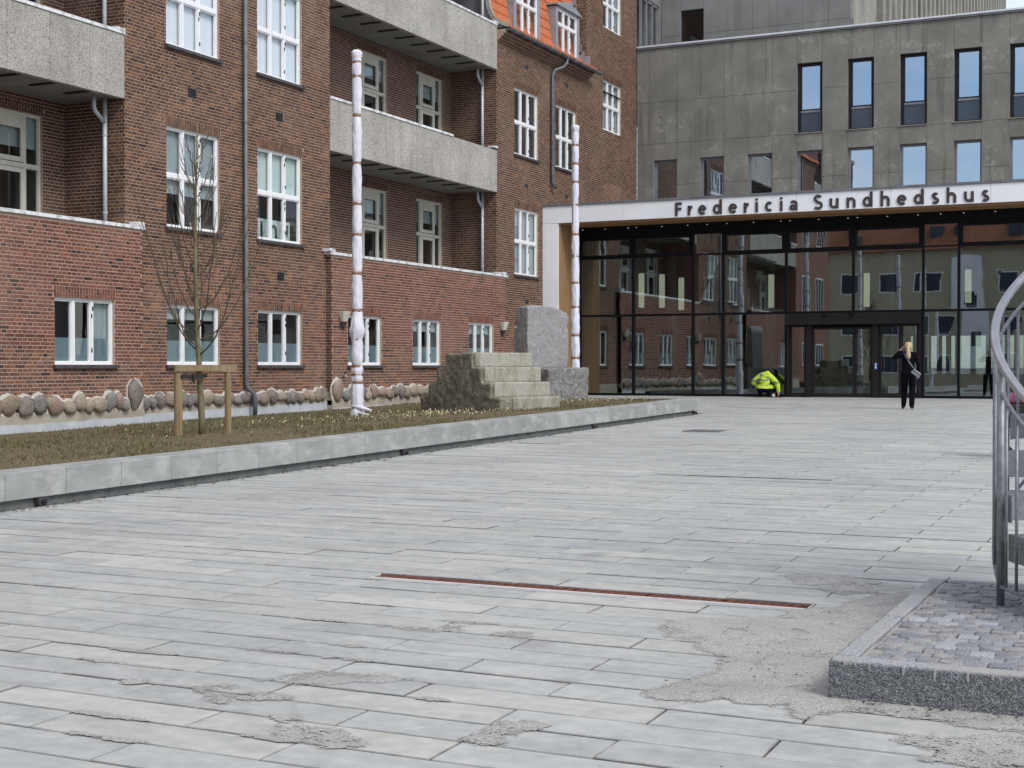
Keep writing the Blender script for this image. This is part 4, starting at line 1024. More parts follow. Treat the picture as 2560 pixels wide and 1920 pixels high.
# wall lamps
for y, lab in ((28.62, 'left of the window behind the tall wrapped pole'), (37.28, 'right of the last low window by the stone slab')):
    t = thing('wall_lamp', 'tapered cream wall lamp ' + lab, 'wall lamp', (XT, y, 2.5), 'wall lamps on the terrace parapet')
    q = MB(); V = []
    for (z, w, d) in ((2.56, .085, .12), (2.80, .15, .20)): V += [(XT, y - w, z), (XT + d * .7, y - w, z), (XT + d, y - w * .55, z), (XT + d, y + w * .55, z), (XT + d * .7, y + w, z), (XT, y + w, z)]
    q.add(V, [(5, 4, 3, 2, 1, 0), (6, 7, 8, 9, 10, 11)] + [(i, (i + 1) % 6, 6 + (i + 1) % 6, 6 + i) for i in range(6)]); bevelled(q.build('lamp_shade', M['lamp_shade'], t), .008)
    q = MB(); V = []
    for (z, w, d) in ((2.43, .05, .07), (2.558, .084, .118)): V += [(XT, y - w, z), (XT + d * .7, y - w, z), (XT + d, y - w * .55, z), (XT + d, y + w * .55, z), (XT + d * .7, y + w, z), (XT, y + w, z)]
    q.add(V, [(5, 4, 3, 2, 1, 0), (6, 7, 8, 9, 10, 11)] + [(i, (i + 1) % 6, 6 + (i + 1) % 6, 6 + i) for i in range(6)]); q.build('lamp_base', M['lamp_base'], t)
    q = MB(); q.box(XT + .009, XT + .02, y - .12, y + .12, 2.40, 2.82); q.build('back_plate', M['lamp_base'], t)
t = thing('wall_tap', 'small metal tap on the brick parapet beside the wrapped pole', 'tap', (XT, 28.95, 1.3))
q = MB(); q.tube([(XT, 28.66, 1.30), (XT + .07, 28.66, 1.30), (XT + .10, 28.66, 1.25)], .018, 8); q.build('spout', M['pipe'], t)
q = MB(); q.box(XT + .05, XT + .07, 28.60, 28.72, 1.325, 1.34); q.build('handle', M['hinge'], t)

# ------------------------------------------------------------------ concrete building
YC = 48.8
cb = thing('concrete_building', 'stained grey concrete panel building with narrow dark framed windows', 'building', (-7, YC, 0))
MODW = .8755
def xk(k): return -17.6 + MODW * k
q = MB()
holes = []
NK = 26
for k in range(0, NK, 2):
    holes.append((xk(k), xk(k + 1), 6.4, 8.97))
    if k >= 6: holes.append((xk(k), xk(k + 1), 9.60, 12.0))
wall_sheet('backing_wall', 'Y', YC + .06, -18.26, xk(NK), 6.0, 13.02, holes, M['cap_dark'], cb, deep=.3)
def cpanel(x0, x1, z0, z1, y=YC, mat='concrete', par=cb, th=.06):
    q = MB(); q.box(x0 + .004, x1 - .004, y + R.uniform(-.003, .003), y + th, z0 + .004, z1 - .004); bevelled(q.build('concrete_panel', M[mat], par), .003)
cols = [(-18.25, -17.6, None)] + [(xk(k), xk(k + 1), k) for k in range(NK)]
for x0, x1, k in cols:
    win = k is not None and k % 2 == 0; up = win and k >= 6
    if not win:
        for z0, z1 in ((6.0, 8.05), (8.05, 9.57), (9.57, 11.08), (11.08, 13.02)): cpanel(x0, x1, z0, z1)
    else:
        cpanel(x0, x1, 8.97, 9.57)
        if up: cpanel(x0, x1, 12.0, 13.02)
        else:
            for z0, z1 in ((9.57, 11.08), (11.08, 13.02)): cpanel(x0, x1, z0, z1)
def cwin(x0, x1, z0, z1, upper):
    fm = M['alu_brown'] if upper else M['alu_grey']; f = .08 if upper else .06; yy = YC + .12
    q = MB()
    for e in ((x0, x0 + f * 1.4, z0, z1), (x1 - f, x1, z0, z1), (x0 + f * 1.4, x1 - f, z1 - f * 1.3, z1), (x0 + f * 1.4, x1 - f, z0, z0 + .05)): q.box(e[0], e[1], yy, yy + .07, e[2], e[3])
    w = q.build('window', fm, cb)
    zb = z0 + .05
    if upper:
        q = MB(); q.box(x0 + f * 1.4, x1 - f, yy - .01, yy + .07, 10.30, 10.37); q.build('transom', M['alu_grey'], w)
        q = MB(); q.box(x0 + f * 1.4, x1 - f, yy + .02, yy + .04, z0 + .05, 10.30); q.build('spandrel_panel', M['spandrel'], w)
        q = MB(); q.box(x0 - .05, x1 + .02, YC - .04, yy, z0 - .03, z0 - .002); q.build('sill', M['concrete3'], w)
        q = MB()
        for e in ((x0 + f * 1.4, x0 + f * 1.4 + .03, 10.37, z1 - f * 1.3), (x1 - f - .03, x1 - f, 10.37, z1 - f * 1.3), (x0 + f * 1.4 + .03, x1 - f - .03, 10.37, 10.42)): q.box(e[0], e[1], yy + .008, yy + .06, e[2], e[3])
        q.build('sash', M['alu_brown'], w); zb = 10.42
    q = MB(); ti = R.uniform(-.002, .002)
    q.hexa([(x0 + f, yy + .03 + ti, zb), (x1 - f, yy + .03 - ti, zb), (x1 - f, yy + .034 - ti, zb), (x0 + f, yy + .034 + ti, zb), (x0 + f, yy + .03, z1 - f), (x1 - f, yy + .03, z1 - f), (x1 - f, yy + .034, z1 - f), (x0 + f, yy + .034, z1 - f)])
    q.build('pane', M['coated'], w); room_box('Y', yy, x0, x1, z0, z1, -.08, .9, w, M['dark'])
for k in range(0, NK, 2):
    cwin(xk(k), xk(k + 1), 6.42, 8.97, False)
    if k >= 6: cwin(xk(k), xk(k + 1), 9.60, 12.0, True)
x = -18.24
while x < xk(NK):
    x1 = min(x + 2.62, xk(NK)); q = MB(); q.box(x + .003, x1 - .003, YC - .07, YC + .5, 13.085, 13.14); q.build('roof_edge', M['cap_metal'], cb)
    q = MB(); q.box(x + .002, x1 - .002, YC - .055, YC + .4, 13.02, 13.084); q.build('roof_edge_apron', M['cap_dark'], cb); x = x1
q = MB(); q.box(-18.2, xk(NK), YC + .06, 58, 12.9, 13.02); q.build('roof_deck', M['soffit'], cb)
# set-back storey and the link beside the brick gable
YU = 51.0
XU1 = -10.86
wall_sheet('upper_wall', 'Y', YU + .05, -18.1, XU1, 13.02, 24, [(-17.33, -16.44, 13.02, 14.86)], M['cap_dark'], cb, deep=.25)
ux = [-18.1, -17.33, -16.44, -15.5, -14.57, -13.63, -12.70, -11.78, XU1]
for i, (a, b) in enumerate(zip(ux[:-1], ux[1:])):
    if i == 1: zz = (14.86, 17.0, 19, 21, 24)
    else: zz = (13.02, 13.93, 17.0, 21, 24)
    for z0, z1 in zip(zz[:-1], zz[1:]): cpanel(a, b, z0, z1, YU, 'concrete2', cb, .05)
q = MB(); q.box(-17.33, -17.24, YU + .1, YU + .17, 13.02, 14.86); q.box(-16.5, -16.44, YU + .1, YU + .17, 13.02, 14.86); q.box(-17.24, -16.5, YU + .1, YU + .17, 14.74, 14.86); w = q.build('window', M['alu_brown'], cb)
q = MB(); q.box(-17.24, -16.5, YU + .13, YU + .135, 13.02, 14.74); q.build('pane', M['glass'], w); room_box('Y', YU, -17.33, -16.44, 13.02, 14.86, -.18, 1.0, w, M['dark'])
XL = -18.12
q = MB(); q.box(-19.5, XL, 48.9, YU - .01, 15.05, 15.45); q.box(-19.5, XL + .05, 48.9, YU - .01, 15.45, 15.52); q.box(-19.5, XL, YU - .2, YU - .01, 13.02, 15.05); q.build('link_wall', M['concrete2'], cb)
q = MB()
for y in (48.95, 49.55, 50.15, 50.72): q.box(XL - .12, XL - .03, y, y + .07, 13.05, 15.04)
q.box(XL - .12, XL - .03, 48.9, YU - .21, 14.95, 15.045); q.box(XL - .12, XL - .03, 48.9, YU - .21, 13.04, 13.12); w = q.build('window', M['alu_grey'], cb)
q = MB(); q.box(XL - .09, XL - .085, 48.9, YU - .21, 13.1, 15.0); q.build('pane', M['glass'], w)
q = MB(); q.box(XL - 1.3, XL - 1.2, 48.9, YU - .02, 13.0, 15.1); q.build('room_lining', M['room'], w)
# tall wing running back, with vertical fins
q = MB(); q.box(-24, XU1 - .12, YU + 1.5, 95, 13.0, 27.5); q.box(XU1 - .119, XU1, YU, 55.0, 13.02, 27.5); q.build('tower_wall', M['concrete3'], cb)
y = 55.2; i = 0
while y < 95:
    q = MB(); q.box(XU1 - .118, XU1 + .22, y, y + .46, 13.02, 27.4); q.build('fin', M['concrete3'], cb)
    for z in (15.6, 19.1, 22.6, 26.1):
        if i % 3 == 0:
            p = MB(); p.box(XU1 - .117, XU1 - .10, y + .47, y + 1.18, z - 1.5, z - .3); p.build('window', M['alu_black'], cb)
        p = MB(); p.box(XU1 - .117, XU1 + .03, y + .461, y + 1.189, z - .29, z + .35); p.build('spandrel', M['concrete3'], cb)
        p = MB(); p.box(XU1 - .117, XU1 + .08, y + .461, y + 1.189, z + .351, z + .40); p.build('sill', M['cap_metal'], cb)
    y += 1.19; i += 1

# ------------------------------------------------------------------ glazed entrance pavilion
YFc, YG = 40.5, 42.2
ep = thing('entrance_pavilion', 'glazed entrance pavilion with white fascia and black framed glass wall', 'building', (-10, YG, gz(YG)))
GZ = gz(YG)
fx = [-18.29 + 2.675 * i for i in range(9)]
XR = fx[-1]
for a, b in zip(fx[:-1], fx[1:]):
    q = MB(); q.box(a + .004, b - .004, YFc, YFc + .08, 5.96, 6.48); bevelled(q.build('fascia_panel', M['panel_white'], ep), .004)
    q = MB(); q.box(a + .003, b - .003, YFc - .03, YFc + .35, 6.482, 6.555); q.build('roof_edge', M['cap_dark'], ep)
q = MB(); q.box(-18.24, XR, YFc + .36, YC - .1, 6.40, 6.47); q.build('roof_deck', M['cap_dark'], ep)
for a, b in ((-18.286, -17.75), (XR - .53, XR)):
    for z0, z1 in ((gz(40.5) - .02, 3.2), (3.2, 5.955)):
        q = MB(); q.box(a, b - .004, YFc + .002, YG - .1, z0 + .003, z1 - .002); q.build('pier_panel', M['panel_white'], ep)
q = MB(); n = 24
for i in range(n):
    y = YFc + .06 + i * (1.6 / n); q.box(-17.753, -17.715 + R.uniform(-.006, .006), y, y + 1.6 / n - .02, GZ - .02, 5.93)
o = q.build('timber_slats', M['wood'], ep); o['kind'] = 'stuff'
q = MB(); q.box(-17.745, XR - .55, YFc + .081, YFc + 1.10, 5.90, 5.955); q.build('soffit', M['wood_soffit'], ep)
q = MB(); q.box(-17.745, XR - .55, YFc + 1.101, YG - .05, 5.88, 5.955); q.box(-17.745, XR - .55, YG - .06, YG + .06, 5.60, 5.88); q.build('header', M['alu_black'], ep)
mx = [-17.72, -15.89, -13.92, -12.95, -10.99, -8.98, -6.97, -5.98, -3.98, -2.99, -.98, 1.02, 2.0]
ZT, ZU = 3.12, 4.97
for x in mx:
    z0 = ZT if x == -8.98 else GZ
    q = MB(); q.box(x - .035, x + .035, YG - .07, YG + .10, z0, 5.60); q.build('mullion', M['alu_black'], ep)
for i, (a, b) in enumerate(zip(mx[:-1], mx[1:])):
    a, b = a + .035, b - .035; wide = b - a > 1.2; door = -10.99 < (a + b) / 2 < -6.97
    q = MB(); q.box(a, b, YG - .06, YG + .08, ZT - .035, ZT + .035); q.build('transom', M['alu_black'], ep)
    zu = ZU; t = .05 if wide else .022
    q = MB(); q.box(a, b, YG - .06, YG + .08, zu - t, zu + t); q.build('transom', M['alu_black'], ep)
    lev = [(ZT + .035, zu - t), (zu + t, 5.60)]
    if not door:
        q = MB(); q.box(a, b, YG - .06, YG + .08, GZ - .02, GZ + .075); q.build('base_rail', M['alu_black'], ep); lev = [(GZ + .075, ZT - .035)] + lev
    for j, (c, d) in enumerate(lev):
        top = j == len(lev) - 1
        if top and wide:
            q = MB(); f = .085
            for e in ((a, a + f, c, d), (b - f, b, c, d), (a + f, b - f, d - f, d), (a + f, b - f, c, c + .03)): q.box(e[0], e[1], YG - .085, YG + .05, e[2] + .001, e[3] - .001)
            q.build('vent_frame', M['alu_black'], ep)
        k1, k2 = R.uniform(-.0025, .0025), R.uniform(-.0025, .0025)
        q = MB(); q.hexa([(a, YG + .0 + k1, c), (b, YG - k1, c), (b, YG + .012 - k1, c), (a, YG + .012 + k1, c), (a, YG + k2, d), (b, YG - k2, d), (b, YG + .012 - k2, d), (a, YG + .012 + k2, d)])
        q.build('pane', M['curtain_glass'], ep)
for i, (a, b) in enumerate(zip(mx[:-1], mx[1:])):      # small downlights in the header
    for x in ((a + .14, (a + b) / 2, b - .14) if b - a > 1.2 else ((a + b) / 2,)):
        q = MB(); q.tube([(x, YG - .13, 5.879), (x, YG - .13, 5.872)], .017, 10); q.build('downlight', M['downlight'], ep)
# sign letters: strokes in units of x-height
def arc(cx, cy, rx, ry, a0, a1, n=14): return [(cx + rx * math.cos(rad(a0 + (a1 - a0) * i / n)), cy + ry * math.sin(rad(a0 + (a1 - a0) * i / n))) for i in range(n + 1)]
def glyph(ch, w):
    t = .072; h = t / 2; X = .292; C = .40; A = .43; r = X / 2 - h
    if ch == 'F': return [[(h, 0), (h, C)], [(t, C - h), (w, C - h)], [(t, C * .52), (w * .94, C * .52)]]
    if ch == 'r': return [[(h, 0), (h, X)], arc(w * .98, X * .42, w - h * 1.6, X * .58 - h, 180, 96, 8)]
    if ch == 'e': return [[(h * 1.2, X / 2 + .01), (w - h * 1.0, X / 2 + .01)], arc(w / 2, X / 2, w / 2 - h, r, 4, 318, 22)]
    if ch == 'd': return [[(w - h, 0), (w - h, A)], arc((w - t * .4) / 2, X / 2, (w - t * .4) / 2 - h, r, 0, 360, 26)]
    if ch == 'i': return [[(w / 2, 0), (w / 2, X)], [(w / 2, X + .05), (w / 2, X + .105)]]
    if ch == 'c': return [arc(w / 2 + .01, X / 2, w / 2 - h, r, 48, 312, 20)]
    if ch == 'a': return [[(w - h, 0), (w - h, X * .68)], arc(w / 2 + .005, X * .66, w / 2 - h - .005, X * .34 - h, 0, 152, 10), arc(w * .44, X * .29, w * .44 - h, X * .29 - h, 0, 360, 20)]
    if ch == 'u': return [[(w - h, 0), (w - h, X)], [(h, X), (h, w / 2)] + arc(w / 2, w / 2, w / 2 - h, w / 2 - h, 180, 360, 14)]
    if ch == 'n': return [[(h, 0), (h, X)], arc(w / 2, X - w / 2, w / 2 - h, w / 2 - h, 180, 0, 14) + [(w - h, 0)]]
    if ch == 'h': return [[(h, 0), (h, A)], arc(w / 2, X - w / 2, w / 2 - h, w / 2 - h, 180, 0, 14) + [(w - h, 0)]]
    H = C if ch == 'S' else X
    r1, r2 = H * .245, H * .275
    return [arc(w / 2, H - r1 - 0, w / 2 - h * 1.3, r1 - h * .6, 30, 262, 16) [:-1] + arc(w / 2, r2, w / 2 - h, r2 - h * .6, 98, -150, 18)]
def ribbon(mb, pts, t, org, zb, depth):
    P = [Vector(p) for p in pts]; n = len(P); closed = (P[0] - P[-1]).length < 1e-4 and n > 3
    if closed: P = P[:-1]; n -= 1
    L, Rr = [], []
    for i in range(n):
        if closed: a, b = P[i - 1], P[(i + 1) % n]
        else: a, b = P[max(i - 1, 0)], P[min(i + 1, n - 1)]
        d = (b - a).normalized(); nn = Vector((-d.y, d.x)) * t / 2; L.append(P[i] + nn); Rr.append(P[i] - nn)
    f = lambda p, y: (org + p.x, y, zb + p.y)
    V = [f(p, YFc - .004) for p in L] + [f(p, YFc - .004) for p in Rr] + [f(p, YFc - depth) for p in L] + [f(p, YFc - depth) for p in Rr]
    F = []; rng_ = range(n if closed else n - 1)
    for i in rng_:
        j = (i + 1) % n
        F += [(2 * n + i, 2 * n + j, 3 * n + j, 3 * n + i), (i, j, 2 * n + j, 2 * n + i), (n + j, n + i, 3 * n + i, 3 * n + j)]
    if not closed: F += [(0, 2 * n, 3 * n, n), (n - 1, 2 * n - 1, 4 * n - 1, 3 * n - 1)]
    mb.add(V, F)
LET = [('F', -13.92, -13.716), ('r', -13.526, -13.377), ('e', -13.203, -12.952), ('d', -12.749, -12.478), ('e', -12.272, -12.014), ('r', -11.81, -11.652), ('i', -11.463, -11.39), ('c', -11.186, -10.945), ('i', -10.734, -10.662), ('a', -10.461, -10.223), ('S', -9.765, -9.492), ('u', -9.299, -9.042), ('n', -8.816, -8.564), ('d', -8.361, -8.089), ('h', -7.868, -7.614), ('e', -7.413, -7.151), ('d', -6.954, -6.685), ('s', -6.478, -6.272), ('h', -6.072, -5.82), ('u', -5.61, -5.356), ('s', -5.155, -4.948)]
for ch, a, b in LET:
    q = MB()
    for i, st in enumerate(glyph(ch, b - a)): ribbon(q, st, .076, a, 6.003, .026 + .0006 * i)
    q.build('sign_letter', M['letter'], ep)
# interior
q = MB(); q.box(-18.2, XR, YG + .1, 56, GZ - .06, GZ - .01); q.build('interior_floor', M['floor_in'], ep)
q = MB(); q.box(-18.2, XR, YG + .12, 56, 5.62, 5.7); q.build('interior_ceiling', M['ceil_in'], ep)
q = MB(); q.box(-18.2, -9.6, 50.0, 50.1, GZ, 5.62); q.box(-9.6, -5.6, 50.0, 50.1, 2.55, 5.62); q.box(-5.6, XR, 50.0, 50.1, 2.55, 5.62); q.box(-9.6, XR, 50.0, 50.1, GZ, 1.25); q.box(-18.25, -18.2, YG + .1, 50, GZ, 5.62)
x = -9.5
while x < XR:
    q.box(x, x + .16, 49.96, 50.08, 1.25, 2.55); x += .30 if R.random() < .8 else .5
q.build('interior_wall', M['wall_in'], ep)
for x, y in ((-9.62, 46.2), (-8.75, 46.6), (-12.9, 47.5), (-16.2, 46.8), (-3.6, 46.5)):
    q = MB(); q.tube([(x, y, GZ), (x, y, 5.62)], .16, 14); q.build('column', M['column_in'], ep, True)
for i, (x, z0, z1) in enumerate(((-16.48, 3.46, 4.60), (-15.76, 3.45, 4.55), (-15.09, 3.36, 4.42), (-12.08, 3.38, 4.44), (-9.06, 3.36, 4.40), (-6.04, 3.42, 4.42), (-3.0, 3.4, 4.4))):
    lab = 'slim cream pendant lamp inside the glass, number %s from the timber lined pier' % ('one two three four five six seven'.split()[i])
    t = thing('pendant_lamp', lab, 'pendant lamp', (x, 44.5, z0), 'pendant lamps in the foyer')
    q = MB(); q.lathe([(.06, z0), (.095, z0 + .01), (.095, z1 - .01), (.06, z1)], x, 44.5, 14); q.build('lamp_shade', M['pendant'], t, False)
    q = MB(); q.tube([(x, 44.5, z1), (x, 44.5, 5.62)], .008, 6); q.build('cord', M['hinge'], t)
# entrance doors
ed_ = thing('entrance_doors', 'black framed glazed sliding entrance doors in the glass wall', 'door', (-8.98, YG, GZ))
q = MB(); q.box(-10.95, -7.01, YG - .30, YG + .05, 2.75, 3.084); q.build('header', M['alu_brown'], ed_)
for x0, x1 in ((-10.945, -10.87), (-10.36, -10.19), (-8.40, -8.22), (-7.08, -7.01)):
    q = MB(); q.box(x0, x1, YG - .14, YG + .05, GZ - .01, 2.749); q.build('post', M['alu_brown'], ed_)
def leaf(x0, x1, y, z1, f=.06):
    q = MB()
    for e in ((x0, x0 + f, GZ + .01, z1), (x1 - f, x1, GZ + .01, z1), (x0 + f, x1 - f, z1 - f, z1), (x0 + f, x1 - f, GZ + .01, GZ + .12)): q.box(e[0], e[1], y - .025, y + .025, e[2], e[3])
    o = q.build('door_leaf', M['alu_brown'], ed_); p = MB(); p.box(x0 + f, x1 - f, y - .004, y + .004, GZ + .12, z1 - f); p.build('pane', M['curtain_glass'], o)
leaf(-10.86, -10.37, YG - .02, 2.74); leaf(-10.18, -8.93, YG - .05, 2.66); leaf(-8.92, -8.41, YG - .05, 2.66); leaf(-8.21, -7.6, YG - .02, 2.74); leaf(-7.59, -7.09, YG - .02, 2.74)
M['alu_brown_save'] = M['alu_brown']; M['alu_brown'] = M['alu_grey']
for x0, x1 in ((-10.18, -9.75), (-9.65, -9.0), (-8.95, -8.3), (-8.2, -7.7), (-7.6, -7.1)): leaf(x0, x1, YG + 2.2, 2.7)
M['alu_brown'] = M['alu_brown_save']
q = MB(); q.box(-10.95, -7.01, YG + 2.1, YG + 2.3, 2.71, 3.1); q.build('inner_header', M['alu_brown'], ed_)
q = MB(); q.box(-8.33, -8.26, YG - .146, YG - .141, 1.42, 1.62); q.build('access_sticker', nm('blue_sticker', (.03, .10, .42), (.05, .14, .5), 30, .5, bstr=0), ed_)
q = MB(); q.box(-8.315, -8.275, YG - .149, YG - .147, 1.545, 1.59); q.box(-8.315, -8.275, YG - .149, YG - .147, 1.45, 1.51); q.build('sticker_print', M['white_paint'], ed_)
q = MB(); q.box(-10.18, -8.41, YG - .12, YG + .02, GZ - .005, GZ + .012); q.build('threshold', M['alu_grey'], ed_)
for x, lab in ((-9.77, 'left dome camera above the entrance doors'), (-8.97, 'right dome camera above the entrance doors')):
    t = thing('dome_camera', 'small black ' + lab, 'camera', (x, YG - .2, 3.0), 'dome cameras over the doors')
    q = MB(); q.lathe([(.012, 2.99), (.05, 3.01), (.06, 3.05), (.05, 3.083)], x, YG - .36, 12); q.build('dome', M['alu_black'], t, True)
    q = MB(); q.box(x - .03, x + .03, YG - .36, YG - .301, 3.04, 3.08); q.build('bracket', M['alu_black'], t)
# stepladder and bench in the foyer
sl_ = thing('stepladder', 'white A shaped stepladder standing inside the entrance doors', 'ladder', (-8.9, 43.7, GZ))
zt_ = 2.15
for s, x in ((-1, -9.45), (1, -8.45)):
    q = MB()
    for dx in (-.0, .34): q.bar((x + dx * .6, 43.7 + dx, GZ - .01), (-8.95 + dx * .25, 43.7 + dx, zt_), .05, .03, upv=(0, 1, 0))
    for k in range(1, 6):
        f = k / 6.; a = Vector((x, 43.7, GZ)).lerp(Vector((-8.95, 43.7, zt_)), f); b = Vector((x + .2, 44.04, GZ)).lerp(Vector((-8.865, 44.04, zt_)), f); q.bar(a, b, .07, .025)
    q.build('ladder_side', M['white_paint'], sl_)
bn = thing('foyer_bench', 'dark slatted wooden bench inside the glass behind the stone blocks', 'bench', (-16.3, 43.6, GZ))
q = MB(); q.box(-17.0, -15.2, 43.4, 43.9, GZ + .40, GZ + .45); q.build('seat', M['wood_soffit'], bn)
for i in range(12):
    q = MB(); q.box(-16.9 + i * .14, -16.84 + i * .14, 43.88, 43.91, GZ + .5, GZ + .9); q.build('back_slat', M['wood_soffit'], bn)
q = MB(); q.box(-17.0, -15.2, 43.86, 43.93, GZ + .9, GZ + .96); q.build('top_rail', M['wood_soffit'], bn)
for x in (-16.95, -15.3):
    q = MB(); q.box(x, x + .08, 43.42, 43.9, GZ - .01, GZ + .4); q.box(x, x + .06, 43.86, 43.93, GZ + .4, GZ + .9); q.build('leg', M['alu_black'], bn)

# ------------------------------------------------------------------ house across the square: seen only mirrored in the glass wall
YH = -16.0
hs = thing('yellow_brick_house', 'yellow brick house with orange roof mirrored in the glass wall', 'house', (-12, YH, 0))
q = MB(); q.box(-27, 9, YH - 9, YH, gz(YH) - .1, 9.6); q.build('wall', M['yellow_brick'], hs)
q = MB(); q.prism([(-27.4, YH + .45, 9.5), (-27.4, YH - 4.6, 15.2), (-27.4, YH - 9.6, 9.5)], (36.8, 0, 0)); rf = q.build('roof', M['tile_old'], hs)
for x in (-21.8, -16.6, -14.9, -11.0, -6.2, -1):
    q = MB(); q.box(x, x + .9, YH - 1.2, YH - .35, 10.2, 11.2); q.build('roof_window', M['spandrel'], rf)
def hwin(x0, x1, z0, z1, y=YH):
    q = MB(); q.box(x0, x1, y + .001, y + .05, z0, z1); o = q.build('window', M['white_paint'], hs); q = MB(); q.box(x0 + .09, x1 - .09, y + .051, y + .055, z0 + .09, z1 - .09); q.build('pane', M['spandrel'], o)
for z0, z1 in ((6.6, 8.0), (3.7, 5.1), (1.0, 2.3)):
    for x0, x1 in ((-22.2, -20.9), (-19.5, -18.1), (-17.1, -16.6), (-16.1, -14.8), (-11.5, -10.2), (-8.6, -7.2), (-5, -3.6), (-1, .4), (3, 4.4)): hwin(x0, x1, z0, z1)
q = MB(); q.box(-14.1, -12.4, YH, YH + .5, 1.5, 8.95); q.build('stair_tower', M['panel_white'], hs)
for z0 in (5.5, 3.0): hwin(-13.6, -12.8, z0, z0 + 1.1, YH + .5)
q = MB(); q.tube([(-23.2, YH + .15, 0), (-23.2, YH + .15, 9.4)], .05, 8); q.build('downpipe', M['pipe'], hs)

# ------------------------------------------------------------------ carved stones on the lawn
def rock(name, mb, mats, parent, vox, d1, s1, d2=0, s2=.1):
    o = mb.build(name, mats, parent)
    r = o.modifiers.new('remesh', 'REMESH'); r.mode = 'VOXEL'; r.voxel_size = vox; r.use_smooth_shade = True
    for d, s in ((d1, s1), (d2, s2)):
        if d:
            t = bpy.data.textures.new('rock_relief', 'CLOUDS'); t.noise_scale = s; t.noise_depth = 3
            m = o.modifiers.new('relief', 'DISPLACE'); m.texture = t; m.strength = d; m.mid_level = .5; m.texture_coords = 'GLOBAL'
    return o
E_ = Vector((.392, .919, 0)).normalized(); W_ = Vector((-.919, .392, 0)).normalized()
K = Vector((-12.20, 25.09, 0)); zb = lawn_z(K.x, K.y) - .10
st = thing('granite_steps', 'mossy stepped granite block with pale dressed stair faces on the lawn', 'sculpture', (K.x, K.y, zb + .1))
def PP(e, w, z): return K + E_ * e + W_ * w + Vector((0, 0, zb + z))
LEN = 1.55; BW = 2.62; RUN = .295; H0 = .36; HS = .297
lv = [(0, BW - .0, 0, H0), (RUN, BW - RUN * .95, H0, H0 + HS), (RUN * 2, BW - RUN * 1.9, H0 + HS, H0 + 2 * HS), (RUN * 3, BW - RUN * 2.85, H0 + 2 * HS, H0 + 3 * HS)]
poly = []
for a, b, z0, z1 in lv: poly += [(a + .05, z0), (a + .05, z1 - .006)]
for a, b, z0, z1 in reversed(lv): poly += [(b, z1), (b, z0)]
q = MB(); q.prism([PP(0, w, z) for w, z in poly], E_ * LEN); rock('body', q, M['mossy'], st, .035, .06, .13, .05, .45)
for i, (a, b, z0, z1) in enumerate(lv):      # dressed riser face and tread of each step
    q = MB(); x0 = .07 if i else .30; P = [(x0, a), (LEN + .02 + .015 * i, a), (LEN + .02 + .015 * i, a + .34), (x0, a + .34)]
    q.hexa([PP(e, w, z0 + .002) for e, w in P] + [PP(e, w, z1 + .010) for e, w in P])
    rock('dressed_step', q, M['step_stone'], st, .025, .010, .06, .012, .4)
K = Vector((-14.05, 31.5, 0)); zb = lawn_z(K.x, K.y) - .06
bl = thing('stone_block', 'rough grey gneiss block lying under the upright stone slab', 'sculpture', (K.x, K.y, zb))
q = MB(); P = [(0, 0), (1.36, 0), (1.36, 1.35), (0, 1.35)]; q.hexa([PP(e, w, 0) for e, w in P] + [PP(e, w, .86 + .02 * (e > 1)) for e, w in P])
rock('block', q, M['gneiss_dark'], bl, .03, .05, .3, .045, .09)
sb = thing('stone_slab', 'tall upright grey swirled stone slab standing on the stone block', 'sculpture', (K.x, K.y, zb + .86))
q = MB(); z0 = .855
prof_ = [(.02, z0), (1.36, z0 + .02), (1.39, z0 + .55), (1.37, z0 + 1.1), (1.40, z0 + 1.28), (1.33, z0 + 1.40), (1.10, z0 + 1.49), (.7, z0 + 1.56), (.2, z0 + 1.58), (.0, z0 + 1.53), (-.02, z0 + .8)]
q.prism([PP(e, .76, z) for e, z in prof_], W_ * .42); rock('slab', q, M['gneiss'], sb, .03, .05, .35, .028, .08)

